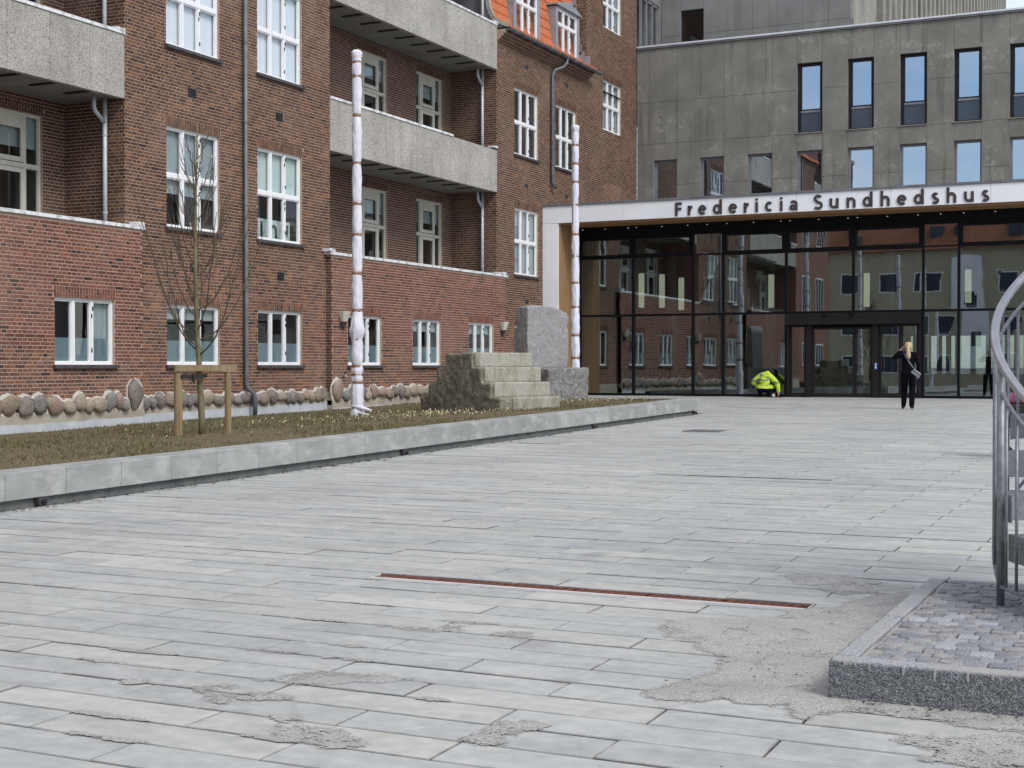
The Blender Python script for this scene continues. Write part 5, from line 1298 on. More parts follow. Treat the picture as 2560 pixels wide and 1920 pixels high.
# ------------------------------------------------------------------ poles wrapped in white sheeting
def wrapped_pole(x, y, zb, tapes, top, r_low, r_hi, label, bulge=None, skirt=True, sd=0):
    t = thing('wrapped_pole', label, 'pole', (x, y, zb), 'poles wrapped in white sheeting')
    tp = sorted(tapes); ks = [zb + .18] + tp + [top]
    rr = lambda z: r_low + (r_hi - r_low) * min(1, max(0, (z - zb) / (top - zb)) * 1.5)
    prof = []
    for a, b in zip(ks[:-1], ks[1:]):
        n = max(3, int((b - a) / .045))
        for i in range(n):
            z = a + (b - a) * i / n; f = math.sin(math.pi * i / n) ** .5 if i else 0
            r = rr(z) * (.86 + .17 * f)
            if bulge and abs(z - bulge) < .25: r += .05 * (1 - abs(z - bulge) / .25)
            prof.append((r, z))
    prof += [(rr(top) * .9, top), (rr(top) * 1.2, top + .03), (rr(top) * 1.05, top + .06), (rr(top) * 1.25, top + .10), (rr(top) * .8, top + .15), (rr(top) * .3, top + .13), (.01, top + .12)]
    q = MB(); q.lathe(prof, x, y, 30, jit=.10, seed=sd)
    for i, v in enumerate(q.v):
        an = math.atan2(v[1] - y, v[0] - x); h = mnoise.noise((v[0] * 14 + sd, v[1] * 14, v[2] * 5)) + .8 * abs(mnoise.noise((an * 1.6 + sd, v[2] * 2.2, 3))) + .5 * mnoise.noise((an * 4, v[2] * 14, sd)); c = Vector((v[0] - x, v[1] - y, 0)) * (.13 * h); q.v[i] = (v[0] + c.x, v[1] + c.y, v[2])
    q.build('wrap', M['sheet'], t, True)
    for z in tp:
        q = MB(); r = rr(z) * .93; hh = .035; q.lathe([(r, z - hh), (r * 1.03, z - hh * .6), (r * 1.03, z + hh * .6), (r, z + hh)], x, y, 18, jit=.05, seed=z); q.build('tape', M['tape'], t, True)
    if skirt:
        q = MB(); q.lathe([(r_low * 1.0, zb - .03), (r_low * 1.22, zb + .0), (r_low * 1.1, zb + .08), (r_low * .95, zb + .17), (r_low * .9, zb + .22)], x, y, 20, jit=.25, seed=sd + 4); q.build('wrap_skirt', M['sheet'], t, True)
        q = MB(); q.tube([(x - .05, y - r_low, zb + .19), (x + .2, y - .06, zb + .14), (x + .32, y + .02, zb + .10)], [.035, .04, .02], 7); q.tube([(x + .1, y - .1, zb + .05), (x + .3, y - .05, zb + .02)], [.03, .015], 6); q.build('loose_fold', M['sheet'], t, True)
zp = lawn_z(-14.85, 24.0)
wrapped_pole(-14.85, 24.0, zp, [.70, 1.19, 1.34, 1.51, 2.04, 2.61, 3.34, 4.10, 4.71, 5.51, 6.45, 7.22, 7.50], 7.58, .118, .088, 'tallest white wrapped pole with brown tape, standing on the lawn before the balcony', bulge=2.22, sd=1)
wrapped_pole(-14.67, 34.6, gz(34.6), [1.73, 2.33, 3.07, 3.71, 4.41, 4.99, 5.77, 6.37, 6.85, 7.34], 7.72, .125, .088, 'white wrapped pole with brown tape rising behind the stone slab', sd=2)
for y, lab in ((13.4, 'white wrapped pole beyond the image edge, mirrored leftmost in the glass'), (2.8, 'white wrapped pole behind the camera, mirrored in the middle of the glass'), (-7.8, 'white wrapped pole farthest behind the camera, mirrored rightmost')):
    wrapped_pole(-14.75, y, lawn_z(-14.75, y) if y > 3 else gz(y), [1.5, 3.0, 4.5, 6.0, 7.0], 7.6, .13, .10, lab, sd=y)

# ------------------------------------------------------------------ young trees and stakes
def young_tree(x, y, h, label, seed, branches=None):
    rr = random.Random(seed); zb = lawn_z(x, y) - .03
    t = thing('young_tree', label, 'tree', (x, y, zb), 'young bare trees on the lawn')
    path = []; rad_ = []
    for i in range(19):
        f = i / 18; path.append((x + .035 * math.sin(f * 4 + seed) + .02 * f - .10 * f, y + .03 * math.cos(f * 5), zb + h * f)); rad_.append(.048 * (1 - f) ** .85 + .005)
    rad_[0] = .058
    q = MB(); q.tube(path, rad_, 9); q.build('trunk', M['bark'], t, True)
    tip = Vector(path[-1]); q = MB(); bud = MB()
    def trunk_at(z):
        f = (z - zb) / h * 18; i = min(17, int(f)); return Vector(path[i]).lerp(Vector(path[i + 1]), f - i)
    for k in range(30):
        z = zb + 1.22 + (h - 1.8) * (k / 29) ** 1.15; p = trunk_at(z); az = k * 2.4 + rr.uniform(-.4, .4)
        L = (2.05 - 1.5 * (k / 29)) * rr.uniform(.75, 1.08); out = Vector((math.cos(az), math.sin(az), 0)); sp = rr.uniform(.42, .60) * (1.12 - .45 * k / 29)
        pts = []; n = 9
        for i in range(n + 1):
            f = i / n; pts.append(p + out * (L * sp * (f ** .72)) + Vector((0, 0, 1)) * (L * (.28 * f + .72 * f ** 1.6)) + Vector((rr.uniform(-1, 1), rr.uniform(-1, 1), 0)) * .014)
        r0 = .011 * (1 - .5 * k / 29); q.tube(pts, [r0 * (1 - .75 * i / n) + .0025 for i in range(n + 1)], 5)
        for s in range(rr.randint(5, 9)):
            i = rr.randint(2, n - 1); b = pts[i]; az2 = rr.uniform(0, 6.28); L2 = L * rr.uniform(.14, .34); o2 = (out * .5 + Vector((math.cos(az2), math.sin(az2), 0)) * .6)
            tw = [b + o2 * (L2 * .55 * f ** .8) + Vector((0, 0, L2 * (f * .5 + f * f * .5))) for f in (0, .33, .66, 1)]
            q.tube(tw, [.005, .0045, .0038, .003], 4)
            if rr.random() < .05: bud.add([tw[-1] + Vector(v) for v in ((.012, 0, 0), (-.006, .01, 0), (-.006, -.01, 0), (0, 0, .035), (0, 0, -.02))], [(0, 1, 3), (1, 2, 3), (2, 0, 3), (1, 0, 4), (2, 1, 4), (0, 2, 4)])
        if rr.random() < .12: bud.add([pts[-1] + Vector(v) for v in ((.012, 0, 0), (-.006, .01, 0), (-.006, -.01, 0), (0, 0, .035), (0, 0, -.02))], [(0, 1, 3), (1, 2, 3), (2, 0, 3), (1, 0, 4), (2, 1, 4), (0, 2, 4)])
    q.build('crown', M['twig'], t); bud.build('buds', M['bud'], t)['kind'] = 'stuff'
    return t
TX, TY = -13.42, 17.25
young_tree(TX, TY, 4.75, 'slim bare young tree tied to a wooden stake frame', 3)
young_tree(-14.35, 12.2, 4.6, 'bare young tree mostly beyond the left image edge, only twig tips showing', 8)
def stakes(x, y, label, A, B):
    t = thing('tree_stake_frame', label, 'tree stakes', (x, y, lawn_z(x, y)))
    for (px, py, r) in (A, B):
        z = lawn_z(px, py); q = MB(); q.tube([(px, py, z - .05), (px, py, z + .93)], r, 10); q.build('stake', M['stake'], t)
    a, b = Vector((A[0], A[1], 0)), Vector((B[0], B[1], 0)); d = (b - a).normalized(); z = lawn_z(x, y) + 1.00; nrm = Vector((d.y, -d.x, 0)) * .045
    q = MB(); q.bar(a - d * .09 + Vector((0, 0, z)) + nrm, b + d * .12 + Vector((0, 0, z)) + nrm, .04, .09); q.build('crossbar', M['stake'], t)
    c = Vector((x, y, 0)); q = MB()
    pts = [a + Vector((0, 0, z - .12)) + nrm * 1.6, (a + c) / 2 + Vector((0, 0, z - .135)) + nrm * 1.7, c + Vector((0, 0, z - .12)) + nrm * 1.9, c + Vector((.06, .07, z - .11)), c + Vector((0, .08, z - .12)) - nrm, (a + c) / 2 + Vector((0, 0, z - .13)) - nrm * .2, a + Vector((0, 0, z - .12)) - nrm]
    for p0_, p1_ in zip(pts[:-1], pts[1:]): q.bar(p0_, p1_, .012, .06)
    q.bar((a + c) / 2 + Vector((0, 0, z - .09)) + nrm * 1.9, (a + c) / 2 + Vector((.02, 0, z - .22)) + nrm * 1.9, .03, .02); q.build('strap', M['strap'], t)
stakes(TX, TY, 'low wooden stake frame with crossbar and black strap around the young tree', (-13.55, 16.88, .062), (-13.26, 17.70, .05))

# ------------------------------------------------------------------ granite platform with cobbles
pf = thing('granite_platform', 'raised granite platform of small cobbles at the foot of the spiral stair', 'platform', (-1, 7, gz(7)))
ZP = .25
def kerbstone(x0, x1, y0, y1):
    q = MB(); q.box(x0, x1, y0, y1, -.02, ZP - .006); o = rock('kerb_stone', q, [M['granite'], M['granite_top']], pf, .010, .016, .03, .012, .2)
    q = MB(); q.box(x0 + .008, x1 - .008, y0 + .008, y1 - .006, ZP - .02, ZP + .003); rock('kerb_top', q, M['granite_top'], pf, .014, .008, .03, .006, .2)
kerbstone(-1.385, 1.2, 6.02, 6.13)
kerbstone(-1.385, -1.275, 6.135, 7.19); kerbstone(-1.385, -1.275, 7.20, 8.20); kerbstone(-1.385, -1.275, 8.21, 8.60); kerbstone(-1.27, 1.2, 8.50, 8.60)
q = MB(); q.box(-1.30, 1.2, 6.11, 8.52, 0, ZP - .05); q.build('sand_bed', M['sand'], pf)
q = MB(); NXS, NYS = 60, 60
for i in range(NXS + 1):
    for j in range(NYS + 1):
        x = -1.28 + 2.48 * i / NXS; y = 6.13 + 2.37 * j / NYS; q.v.append((x, y, ZP - .007 + .011 * mnoise.noise((x * 5, y * 5, 1)) + .004 * mnoise.noise((x * 25, y * 25, 1))))
for i in range(NXS):
    for j in range(NYS):
        a = i * (NYS + 1) + j; q.f.append((a, a + NYS + 1, a + NYS + 2, a + 1)); q.mi.append(0); q.c.append((1, 1, 1))
q.build('joint_sand', M['sand'], pf, True)
for i in range(20):        # wedge marks along the split front edge
    x = -1.33 + i * .125 + R.uniform(-.02, .02); h = R.uniform(.02, .055); q = MB(); q.tube([(x, 6.022, ZP - .004), (x + R.uniform(-.003, .003), 6.021, ZP - h)], [.009, .005], 7); q.build('wedge_mark', M['granite_top'], pf)
cob = []
for k in range(6):
    bm = bmesh.new(); bmesh.ops.create_cube(bm, size=1); bmesh.ops.bevel(bm, geom=bm.edges[:], offset=.09, segments=2, affect='EDGES', profile=.6)
    for v in bm.verts: v.co += Vector((mnoise.noise(v.co * 2 + Vector((k * 7, 0, 0))), mnoise.noise(v.co * 2 + Vector((0, k * 7, 3))), mnoise.noise(v.co * 3 + Vector((2, k * 5, 9))))) * .12
    for f in bm.faces: f.smooth = True
    me = bpy.data.meshes.new('cobble'); bm.to_mesh(me); bm.free(); me.materials.append(M['cobble']); cob.append(me)
cob_rest = bmesh.new()
y = 6.155; ri = 0
while y < 8.46:
    x = -1.255 + (.05 if ri % 2 else 0)
    while x < 1.1:
        w = R.uniform(.088, .112)
        if x >= .02:
            k0 = len(cob_rest.verts); cob_rest.from_mesh(R.choice(cob)); cob_rest.verts.ensure_lookup_table()
            bmesh.ops.transform(cob_rest, verts=cob_rest.verts[k0:], matrix=Matrix.Translation((x + w / 2, y + .047, ZP - .036 + R.uniform(-.006, .004))) @ Matrix.Diagonal((w * .97, .09, .082, 1)))
        else:
            o = bpy.data.objects.new('cobble', R.choice(cob)); COL.objects.link(o); o.parent = pf
            o.location = Vector((x + w / 2, y + .047, ZP - .036 + R.uniform(-.006, .004))) - WORLD[pf.name]; o.scale = (w * .98, .094 * R.uniform(.95, 1.03), .082); o.rotation_euler = (R.uniform(-.05, .05), R.uniform(-.05, .05), R.choice((0, math.pi)) + R.uniform(-.06, .06))
        x += w + .003
    y += .098; ri += 1
me = bpy.data.meshes.new('cobbles'); cob_rest.to_mesh(me); cob_rest.free(); me.materials.append(M['cobble']); link('cobbles', me, pf)['kind'] = 'stuff'

# ------------------------------------------------------------------ spiral stair
AX, AY, RS = .045, 8.12, 1.0; PH0 = 186.7; DZ = .66 / 63.6
def hel(th, z, r=RS): a = rad(PH0 - th); return (AX + r * math.cos(a), AY + r * math.sin(a), z)
def rail_z(th): return 1.67 + DZ * th
sp = thing('spiral_stair', 'galvanised steel spiral stair with curved handrail at the picture edge', 'stair', (AX, AY, ZP))
TH0, TH1 = -75, 300
q = MB(); q.tube([hel(t, rail_z(t)) for t in range(TH0, TH1, 5)], .024, 12); q.build('handrail', M['rail_steel'], sp, True)
q = MB(); q.tube([hel(t, rail_z(t) - .15) for t in range(TH0, TH1, 5)], .011, 8); q.build('upper_rail', M['steel'], sp, True)
low = lambda t: max(.352, rail_z(t) - 1.17)
q = MB(); q.tube([hel(t, low(t)) for t in range(-60, TH1, 5)], .011, 8); q.build('lower_rail', M['steel'], sp, True)
for t in (-15, 38, 90, 142, 195, 250, -62):
    zb_ = ZP - .01 if t < 0 else max(ZP, low(t) - .2)
    q = MB(); q.tube([hel(t, zb_), hel(t, rail_z(t) - .02)], .021, 12); q.build('post', M['steel'], sp, True)
for t in list(range(-55, 300, 7)):
    if min(abs(t - p) for p in (-15, 38, 90, 142, 195, 250, -62)) < 4: continue
    q = MB(); q.tube([hel(t, low(t)), hel(t, rail_z(t) - .15)], .0085, 7); q.build('baluster', M['steel'], sp, True)
q = MB(); q.tube([(AX, AY, ZP - .01), (AX, AY, 5.2)], .08, 16); q.build('centre_post', M['steel'], sp, True)
for k in range(16):
    z = .43 + .2 * k; t0 = -58 + 19.3 * k; t1 = t0 + 22
    q = MB(); n = 6; inner = [hel(t0 + (t1 - t0) * i / n, 0, .08) for i in range(n + 1)]; outer = [hel(t0 + (t1 - t0) * i / n, 0, RS - .03) for i in range(n + 1)]
    V = [(p[0], p[1], z) for p in inner] + [(p[0], p[1], z) for p in outer] + [(p[0], p[1], z - .035) for p in inner] + [(p[0], p[1], z - .035) for p in outer]
    m = n + 1; F = []
    for i in range(n): F += [(i, i + 1, m + i + 1, m + i), (2 * m + i + 1, 2 * m + i, 3 * m + i, 3 * m + i + 1), (m + i, m + i + 1, 3 * m + i + 1, 3 * m + i), (i + 1, i, 2 * m + i, 2 * m + i + 1)]
    F += [(0, m, 3 * m, 2 * m), (m + n, n, 2 * m + n, 3 * m + n)]
    q.add(V, F); tr = q.build('tread', M['steel'], sp)
    q = MB(); q.tube([(p[0], p[1], z - .06) for p in outer], .004, 4)
    for i in range(n):
        a, b = outer[i], outer[i + 1]; q.hexa([(a[0], a[1], z - .14), (b[0], b[1], z - .14), (b[0] * .995 + AX * .005, b[1] * .995 + AY * .005, z - .14), (a[0] * .995 + AX * .005, a[1] * .995 + AY * .005, z - .14), (a[0], a[1], z - .036), (b[0], b[1], z - .036), (b[0] * .995 + AX * .005, b[1] * .995 + AY * .005, z - .036), (a[0] * .995 + AX * .005, a[1] * .995 + AY * .005, z - .036)])
    a, b = inner[0], outer[0]; q.bar((a[0], a[1], z - .08), (b[0], b[1], z - .08), .008, .09); q.build('tread_edge', M['steel'], tr)

# ------------------------------------------------------------------ bicycle behind the stair
BX, BY = -1.95, 20.1; bz = gz(BY)
bk = thing('bicycle', 'parked bicycle with dark pannier behind the spiral stair', 'bicycle', (BX, BY, bz))
def wheel(cx):
    q = MB(); n = 28; q.tube([(cx + .33 * math.cos(2 * math.pi * i / n), BY, bz + .345 + .33 * math.sin(2 * math.pi * i / n)) for i in range(n + 1)], .018, 7, cap=False); w = q.build('wheel', M['strap'], bk, True)
    q = MB(); q.tube([(cx + .305 * math.cos(2 * math.pi * i / n), BY, bz + .345 + .305 * math.sin(2 * math.pi * i / n)) for i in range(n + 1)], .010, 5, cap=False)
    for i in range(14):
        a = 2 * math.pi * i / 14; q.tube([(cx, BY, bz + .345), (cx + .3 * math.cos(a), BY, bz + .345 + .3 * math.sin(a))], .002, 3)
    q.build('rim', M['rail_steel'], w, True)
wheel(BX); wheel(BX + 1.08)
FR = {'rear': (BX, BY, bz + .345), 'bb': (BX + .45, BY, bz + .30), 'seat': (BX + .28, BY, bz + .78), 'head': (BX + .88, BY, bz + .86), 'fork': (BX + 1.08, BY, bz + .345), 'headlow': (BX + .92, BY, bz + .70)}
q = MB()
for a, b, r in (('rear', 'bb', .011), ('rear', 'seat', .009), ('bb', 'seat', .016), ('bb', 'headlow', .018), ('seat', 'headlow', .015), ('headlow', 'fork', .013), ('headlow', 'head', .016)): q.tube([FR[a], FR[b]], r, 8)
q.build('frame', M['lamp_base'], bk, True)
q = MB(); q.tube([(BX + .88, BY - .28, bz + 1.02), (BX + .86, BY, bz + 1.05), (BX + .88, BY + .28, bz + 1.02)], .012, 7); q.tube([FR['head'], (BX + .86, BY, bz + 1.05)], .012, 7); q.build('handlebar', M['rail_steel'], bk, True)
q = MB(); q.tube([FR['seat'], (BX + .25, BY, bz + .92)], .012, 7); q.build('seat_post', M['rail_steel'], bk)
q = MB(); q.lathe([(.02, bz + .92), (.09, bz + .93), (.10, bz + .96), (.05, bz + .985)], BX + .24, BY, 12); q.build('saddle', M['strap'], bk, True)
q = MB(); q.tube([(BX + .35 * math.cos(a), BY, bz + .345 + .37 * math.sin(a)) for a in np.linspace(rad(20), rad(200), 14)], .022, 6); q.build('mudguard', M['stake'], bk, True)
q = MB(); q.box(BX - .30, BX + .25, BY - .07, BY + .07, bz + .735, bz + .75); q.tube([(BX - .25, BY, bz + .735), (BX, BY + .02, bz + .35)], .006, 5); q.build('rack', M['lamp_base'], bk)
for s in (-1, 1):
    q = MB(); q.box(BX - .40, BX + .06, BY + s * .16 - .06, BY + s * .16 + .06, bz + .40, bz + .72); bevelled(q.build('pannier', M['strap'], bk), .04, 3)
q = MB(); q.box(BX - .34, BX + .16, BY - .16, BY + .16, bz + .72, bz + .86); bevelled(q.build('pannier_cover', nm('purple_print', (.10, .02, .045), (.30, .12, .19), 22, .7, bstr=0), bk), .05, 3)
q = MB(); q.lathe([(.01, 0), (.035, .005), (.045, .06), (.02, .10)], 0, 0, 10); 
q.v = [(BX - .415 - v[2] * .35, BY + v[0] * 2.2, bz + .60 + v[1] * 2.6) for v in q.v]; q.build('tail_lamp', M['strap'], bk, True)
q = MB(); q.tube([(BX + .40, BY - .05, bz + .30), (BX + .55, BY - .06, bz + .16)], .010, 6); q.tube([(BX + .2, BY - .03, bz + .3), (BX + .12, BY - .16, bz + .0)], .009, 6); q.build('pedal_and_stand', M['rail_steel'], bk)

# ------------------------------------------------------------------ people
def skin_person(name, parent, J, edges, rads, root, mats, assign, off, rotz=0, sub=2):
    names = list(J); me = bpy.data.meshes.new(name); me.from_pydata([J[n] for n in names], [(names.index(a), names.index(b)) for a, b in edges], [])
    o = bpy.data.objects.new(name, me); COL.objects.link(o)
    sk = o.modifiers.new('skin', 'SKIN'); sk.use_smooth_shade = True
    for i, n in enumerate(names):
        v = me.skin_vertices[0].data[i]; r = rads[n]; v.radius = r if isinstance(r, tuple) else (r, r); v.use_root = (n == root)
    ss = o.modifiers.new('sub', 'SUBSURF'); ss.levels = sub; ss.render_levels = sub
    dg = bpy.context.evaluated_depsgraph_get(); ev = o.evaluated_get(dg); m2 = bpy.data.meshes.new_from_object(ev)
    bpy.data.objects.remove(o, do_unlink=True); bpy.data.meshes.remove(me)
    m2.materials.clear()
    for m in mats: m2.materials.append(m)
    for p in m2.polygons:
        p.material_index = assign(p.center); p.use_smooth = True
    m2.transform(Matrix.Translation(Vector(off)) @ Matrix.Rotation(rotz, 4, 'Z')); m2.name = name
    return link(name, m2, parent)
def hand(J, Eg, Rd, key, wrist, d, n, side):
    """palm, four fingers and a thumb from the wrist joint, pointing along d, palm normal n"""
    d = Vector(d).normalized(); n = Vector(n).normalized(); s = d.cross(n).normalized() * side; w = Vector(J[wrist])
    J[key + 'palm'] = tuple(w + d * .05); Eg.append((wrist, key + 'palm')); Rd[key + 'palm'] = (.032, .016)
    for i, (o, L) in enumerate(((-.027, .062), (-.009, .072), (.009, .068), (.027, .052))):
        a, b, c = key + 'k%d' % i, key + 'm%d' % i, key + 't%d' % i; base = w + d * .082 + s * o
        J[a] = tuple(base); J[b] = tuple(base + d * L * .55 + n * .010); J[c] = tuple(base + d * L * .85 + n * .030)
        Eg += [(key + 'palm', a), (a, b), (b, c)]; Rd[a] = .0095; Rd[b] = .0088; Rd[c] = .008
    J[key + 'th1'] = tuple(w + d * .045 - s * .042 + n * .01); J[key + 'th2'] = tuple(w + d * .08 - s * .055 + n * .02); Eg += [(key + 'palm', key + 'th1'), (key + 'th1', key + 'th2')]; Rd[key + 'th1'] = .011; Rd[key + 'th2'] = .0095
M['black_cloth'] = nm('black_clothing', (.004, .004, .006), (.008, .008, .011), 14, .95, spec=.05, bstr=.4, bscale=9, bdist=.03)
M['skin_tone'] = nm('skin', (.46, .28, .20), (.54, .34, .25), 8, .6, bstr=0)
M['shoe'] = nm('black_shoe', (.012, .012, .013), (.02, .02, .02), 8, .7, bstr=0)
M['sole'] = nm('white_sole', (.62, .62, .62), (.72, .72, .72), 8, .6, bstr=0)
M['hair'] = nm('blond_hair', (.34, .235, .115), (.62, .48, .28), 26, .6, bstr=.5, bscale=60, stretch=(3, 3, .6))
M['dark_hair'] = nm('dark_hair', (.008, .007, .006), (.02, .016, .013), 26, .7, bstr=.4)
M['bag'] = nm('grey_leather', (.20, .205, .24), (.27, .275, .31), 12, .6, bstr=.1)
M['hivis'] = nm('hivis_yellow', (.42, .56, .03), (.56, .72, .05), 5, .75, bstr=.6, bscale=7, bdist=.04)
M['reflect'] = nm('reflective_tape', (.14, .16, .14), (.20, .22, .19), 12, .5, bstr=0)

wx, wy = -6.05, 34.55; wz = gz(wy)
wo = thing('person', 'woman with blond ponytail in black clothes walking to the doors, hand at her head', 'person', (wx, wy, wz))
J = {'pel': (0, 0, .88), 'waist': (0, .01, 1.02), 'chest': (0, .015, 1.20), 'upch': (0, .0, 1.29), 'neck': (0, .01, 1.365), 'hb': (0, .03, 1.425), 'hm': (0, .035, 1.50), 'ht': (0, .03, 1.565),
     'hL': (-.085, 0, .84), 'kL': (-.10, .10, .47), 'aL': (-.115, .10, .10), 'fL': (-.135, .16, .045), 'tL': (-.15, .25, .035),
     'hR': (.085, 0, .84), 'kR': (.095, .02, .46), 'aR': (.09, -.10, .085), 'fR': (.095, -.04, .04), 'tR': (.105, .08, .03),
     'sL': (-.155, .0, 1.30), 'eL': (-.375, .06, 1.205), 'wL': (-.185, .09, 1.405),
     'sR': (.155, 0, 1.30), 'eR': (.235, -.02, 1.06), 'wR': (.215, .10, .86)}
Eg = [('pel', 'waist'), ('waist', 'chest'), ('chest', 'upch'), ('upch', 'neck'), ('neck', 'hb'), ('hb', 'hm'), ('hm', 'ht'), ('pel', 'hL'), ('hL', 'kL'), ('kL', 'aL'), ('aL', 'fL'), ('fL', 'tL'), ('pel', 'hR'), ('hR', 'kR'), ('kR', 'aR'), ('aR', 'fR'), ('fR', 'tR'), ('upch', 'sL'), ('sL', 'eL'), ('eL', 'wL'), ('upch', 'sR'), ('sR', 'eR'), ('eR', 'wR')]
Rd = {'pel': (.165, .125), 'waist': (.15, .11), 'chest': (.165, .115), 'upch': (.12, .095), 'neck': .05, 'hb': (.062, .07), 'hm': (.078, .092), 'ht': (.05, .06), 'hL': .105, 'kL': .078, 'aL': .062, 'fL': .042, 'tL': (.04, .028), 'hR': .105, 'kR': .08, 'aR': .066, 'fR': .042, 'tR': (.04, .028), 'sL': .07, 'eL': .05, 'wL': .032, 'sR': .07, 'eR': .052, 'wR': .034}
hand(J, Eg, Rd, 'L', 'wL', (.55, 0, .8), (.8, -.2, -.55), 1); hand(J, Eg, Rd, 'R', 'wR', (0, .25, -1), (-1, 0, 0), 1)
def w_assign(c):
    if c.z > 1.385 and abs(c.x) < .13: return 1
    if c.x < -.03 and c.z > 1.395: return 1
    if c.x > .15 and c.z < .845 and c.y > .07: return 1
    if c.z < .022: return 3
    if c.z < .085: return 2
    return 0
skin_person('body', wo, J, Eg, Rd, 'pel', [M['black_cloth'], M['skin_tone'], M['shoe'], M['sole']], w_assign, (wx, wy, wz + .004), rotz=rad(4))
def blob(rings, n=14, sd=0, jit=.08):
    q = MB(); V = []
    for (cx, cy, cz, rx, ry) in rings:
        for j in range(n):
            a = 2 * math.pi * j / n; k = 1 + jit * mnoise.noise((math.cos(a) * 2 + sd, math.sin(a) * 2, cz * 9)); V.append((wx + cx + rx * k * math.cos(a), wy + cy + ry * k * math.sin(a), wz + cz))
    F = [(i * n + j, i * n + (j + 1) % n, (i + 1) * n + (j + 1) % n, (i + 1) * n + j) for i in range(len(rings) - 1) for j in range(n)] + [tuple(range(n - 1, -1, -1)), tuple((len(rings) - 1) * n + j for j in range(n))]
    q.add(V, F); return q
blob([(0, -.015, 1.425, .055, .045), (0, -.015, 1.46, .082, .075), (0, .0, 1.51, .092, .092), (0, .008, 1.555, .088, .092), (0, .012, 1.59, .066, .072), (0, .014, 1.607, .03, .035)], sd=1).build('hair', M['hair'], wo, True)
blob([(.045, -.155, 1.20, .012, .012), (.035, -.16, 1.23, .042, .03), (.028, -.155, 1.30, .052, .036), (.022, -.145, 1.38, .042, .032), (.015, -.125, 1.46, .034, .03), (.01, -.10, 1.515, .024, .024), (.005, -.075, 1.53, .016, .018)], 12, 3, .2).build('ponytail', M['hair'], wo, True)
bg = thing('shoulder_bag', 'small grey shoulder bag hanging on the back of the walking woman', 'bag', (wx + .24, wy - .16, wz + .8))
q = MB(); c0 = Vector((wx + .215, wy - .17, wz + .865)); ux_ = Vector((.80, 0, -.60)); uz_ = Vector((.60, 0, .80)); uy_ = Vector((0, 1, 0))
q.hexa([c0 + ux_ * a + uy_ * b + uz_ * c for c, s in ((-.062, 1.0), (.055, .86)) for a, b in ((-.115 * s, -.04 * s), (.115 * s, -.04 * s), (.115 * s, .04 * s), (-.115 * s, .04 * s))]); bevelled(q.build('pouch', M['bag'], bg), .018, 3)
q = MB(); q.bar(c0 - ux_ * .10 + uz_ * .02 - uy_ * .041, c0 + ux_ * .10 + uz_ * .015 - uy_ * .041, .006, .012); q.build('zip', M['hinge'], bg)
q = MB()
for dx in (-.012, .018): q.tube([c0 - ux_ * .09 + uz_ * .05, Vector((wx + .07 + dx, wy - .135, wz + 1.08)), Vector((wx - .02 + dx, wy - .118, wz + 1.22)), Vector((wx - .085 + dx, wy - .07, wz + 1.345)), Vector((wx - .09 + dx, wy + .02, wz + 1.37))], .006, 6)
q.build('strap', M['bag'], bg, True)

kx, ky = -11.52, 41.62; kz = gz(ky)
wk = thing('person', 'worker in yellow high visibility jacket squatting by the glass wall', 'person', (kx, ky, kz))
J = {'pel': (0, -.03, .26), 'waist': (.0, .02, .40), 'chest': (.01, .09, .56), 'upch': (.01, .14, .66), 'neck': (.03, .20, .725), 'hb': (.08, .27, .735), 'hm': (.12, .32, .725), 'ht': (.15, .38, .71),
     'hL': (-.12, .0, .25), 'kL': (-.22, .30, .36), 'aL': (-.13, .08, .09), 'fL': (-.13, .13, .045), 'tL': (-.135, .25, .035),
     'hR': (.12, .0, .25), 'kR': (.24, .26, .33), 'aR': (.12, .04, .09), 'fR': (.12, .10, .045), 'tR': (.13, .22, .035),
     'sL': (-.17, .12, .62), 'eL': (-.37, .06, .43), 'wL': (-.24, .24, .36), 'sR': (.19, .12, .61), 'eR': (.40, .10, .40), 'wR': (.42, .12, .18)}
Rd = {'pel': (.20, .15), 'waist': (.205, .16), 'chest': (.205, .15), 'upch': (.17, .12), 'neck': (.075, .075), 'hb': .085, 'hm': (.09, .098), 'ht': (.06, .065), 'hL': .12, 'kL': .085, 'aL': .06, 'fL': .05, 'tL': (.048, .035), 'hR': .12, 'kR': .085, 'aR': .06, 'fR': .05, 'tR': (.048, .035), 'sL': .10, 'eL': .078, 'wL': .055, 'sR': .10, 'eR': .082, 'wR': .058}
Eg = [e for e in [('pel', 'waist'), ('waist', 'chest'), ('chest', 'upch'), ('upch', 'neck'), ('neck', 'hb'), ('hb', 'hm'), ('hm', 'ht'), ('pel', 'hL'), ('hL', 'kL'), ('kL', 'aL'), ('aL', 'fL'), ('fL', 'tL'), ('pel', 'hR'), ('hR', 'kR'), ('kR', 'aR'), ('aR', 'fR'), ('fR', 'tR'), ('upch', 'sL'), ('sL', 'eL'), ('eL', 'wL'), ('upch', 'sR'), ('sR', 'eR'), ('eR', 'wR')]]
hand(J, Eg, Rd, 'L', 'wL', (.6, .7, -.3), (0, -.3, -1), 1); hand(J, Eg, Rd, 'R', 'wR', (.05, .2, -1), (-1, 0, 0), 1)
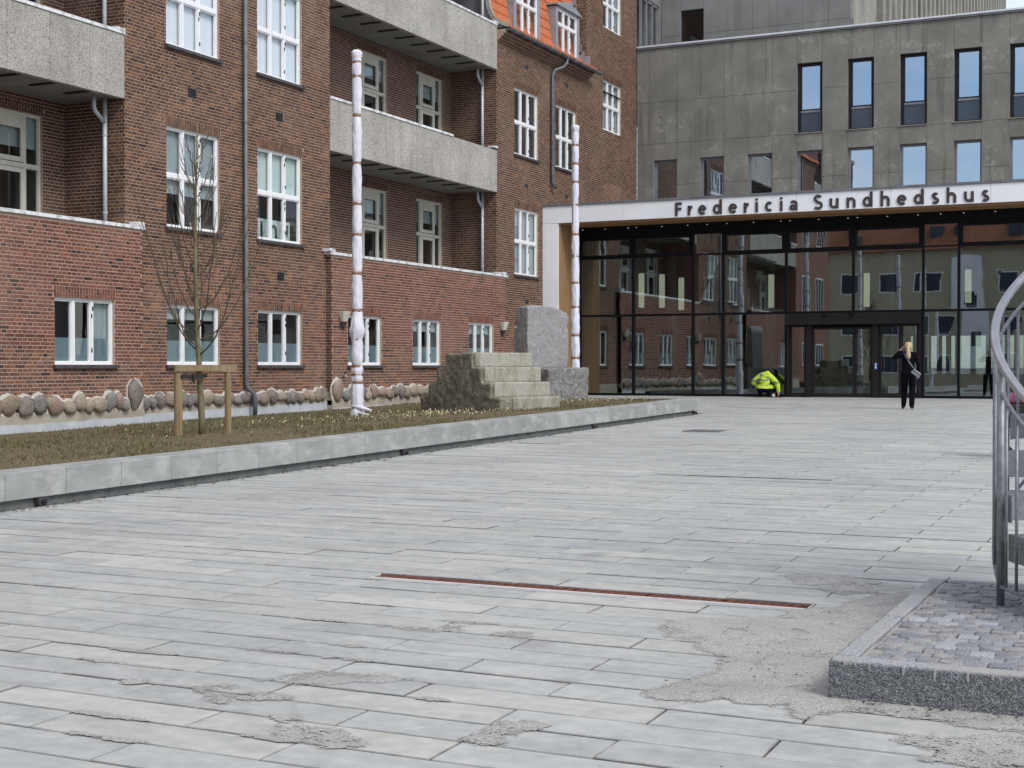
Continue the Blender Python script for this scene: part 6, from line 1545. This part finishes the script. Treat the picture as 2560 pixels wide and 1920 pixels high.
def k_assign(c):
    if c.z > .64 and c.y > .21 and c.x > .0: return 4
    if c.x > .30 and c.z < .155: return 3
    if c.x > -.22 and c.x < 0 and c.y > .33 and .25 < c.z < .42: return 3
    if c.z < .27 and abs(c.x) < .32 : return 1
    if c.y > .22 and abs(c.x) < .34 and c.z < .46: return 1
    if abs(c.x) < .23:
        if .305 < c.z < .36 or .495 < c.z < .545: return 2
        if .52 < c.z < .70 and (.075 < abs(c.x - .01) < .12): return 2
    else:
        if c.x < 0 and .455 < c.z < .52: return 2
        if c.x > 0 and (.41 < c.z < .47): return 2
    return 0
skin_person('body', wk, J, Eg, Rd, 'pel', [M['hivis'], M['black_cloth'], M['reflect'], M['skin_tone'], M['dark_hair']], k_assign, (kx, ky, kz + .005), sub=2)
q = MB(); V = []; n = 12
for (cx, cy, cz, r) in ((.05, .235, .775, .04), (.08, .27, .80, .088), (.11, .31, .80, .10), (.145, .37, .775, .085), (.165, .41, .74, .035)):
    for j in range(n):
        a = 2 * math.pi * j / n; V.append((kx + cx + r * math.cos(a), ky + cy + .02 * math.sin(a), kz + cz - .035 + r * math.sin(a)))
q.add(V, [(i * n + j, i * n + (j + 1) % n, (i + 1) * n + (j + 1) % n, (i + 1) * n + j) for i in range(4) for j in range(n)] + [tuple(range(n - 1, -1, -1)), tuple(4 * n + j for j in range(n))]); q.build('hair', M['dark_hair'], wk, True)
q = MB(); V = []; n = 16                  # jacket hem hanging below the waist
for (z, rx, ry, cy) in ((.275, .235, .19, -.02), (.30, .245, .195, -.01), (.36, .228, .18, .01)):
    for j in range(n):
        a = 2 * math.pi * j / n; V.append((kx + rx * math.cos(a) * (1 + .05 * math.sin(3 * a)), ky + cy + ry * math.sin(a), kz + z + .012 * math.sin(2 * a)))
q.add(V, [(i * n + j, i * n + (j + 1) % n, (i + 1) * n + (j + 1) % n, (i + 1) * n + j) for i in range(2) for j in range(n)]); q.build('jacket_hem', M['hivis'], wk, True)
t = thing('timber_lath', 'thin wooden lath lying at the squatting worker feet', 'lath', (kx + .2, ky - .18, kz))
q = MB(); q.box(kx - .05, kx + .62, ky - .22, ky - .18, gz(ky - .2) + .003, gz(ky - .2) + .02); q.build('lath', M['stake'], t)
t = thing('paint_tin', 'small grey tin beside the squatting worker hand', 'tin', (kx + .35, ky - .1, kz))
q = MB(); q.lathe([(.045, gz(ky) - .003), (.05, gz(ky) + .005), (.05, gz(ky) + .10), (.046, gz(ky) + .105)], kx + .32, ky - .10, 14); q.build('can', M['pipe'], t, True)
q = MB(); q.tube([(kx + .27, ky - .1, kz + .10), (kx + .29, ky - .12, kz + .15), (kx + .35, ky - .12, kz + .15), (kx + .37, ky - .1, kz + .10)], .003, 5); q.build('handle', M['hinge'], t)
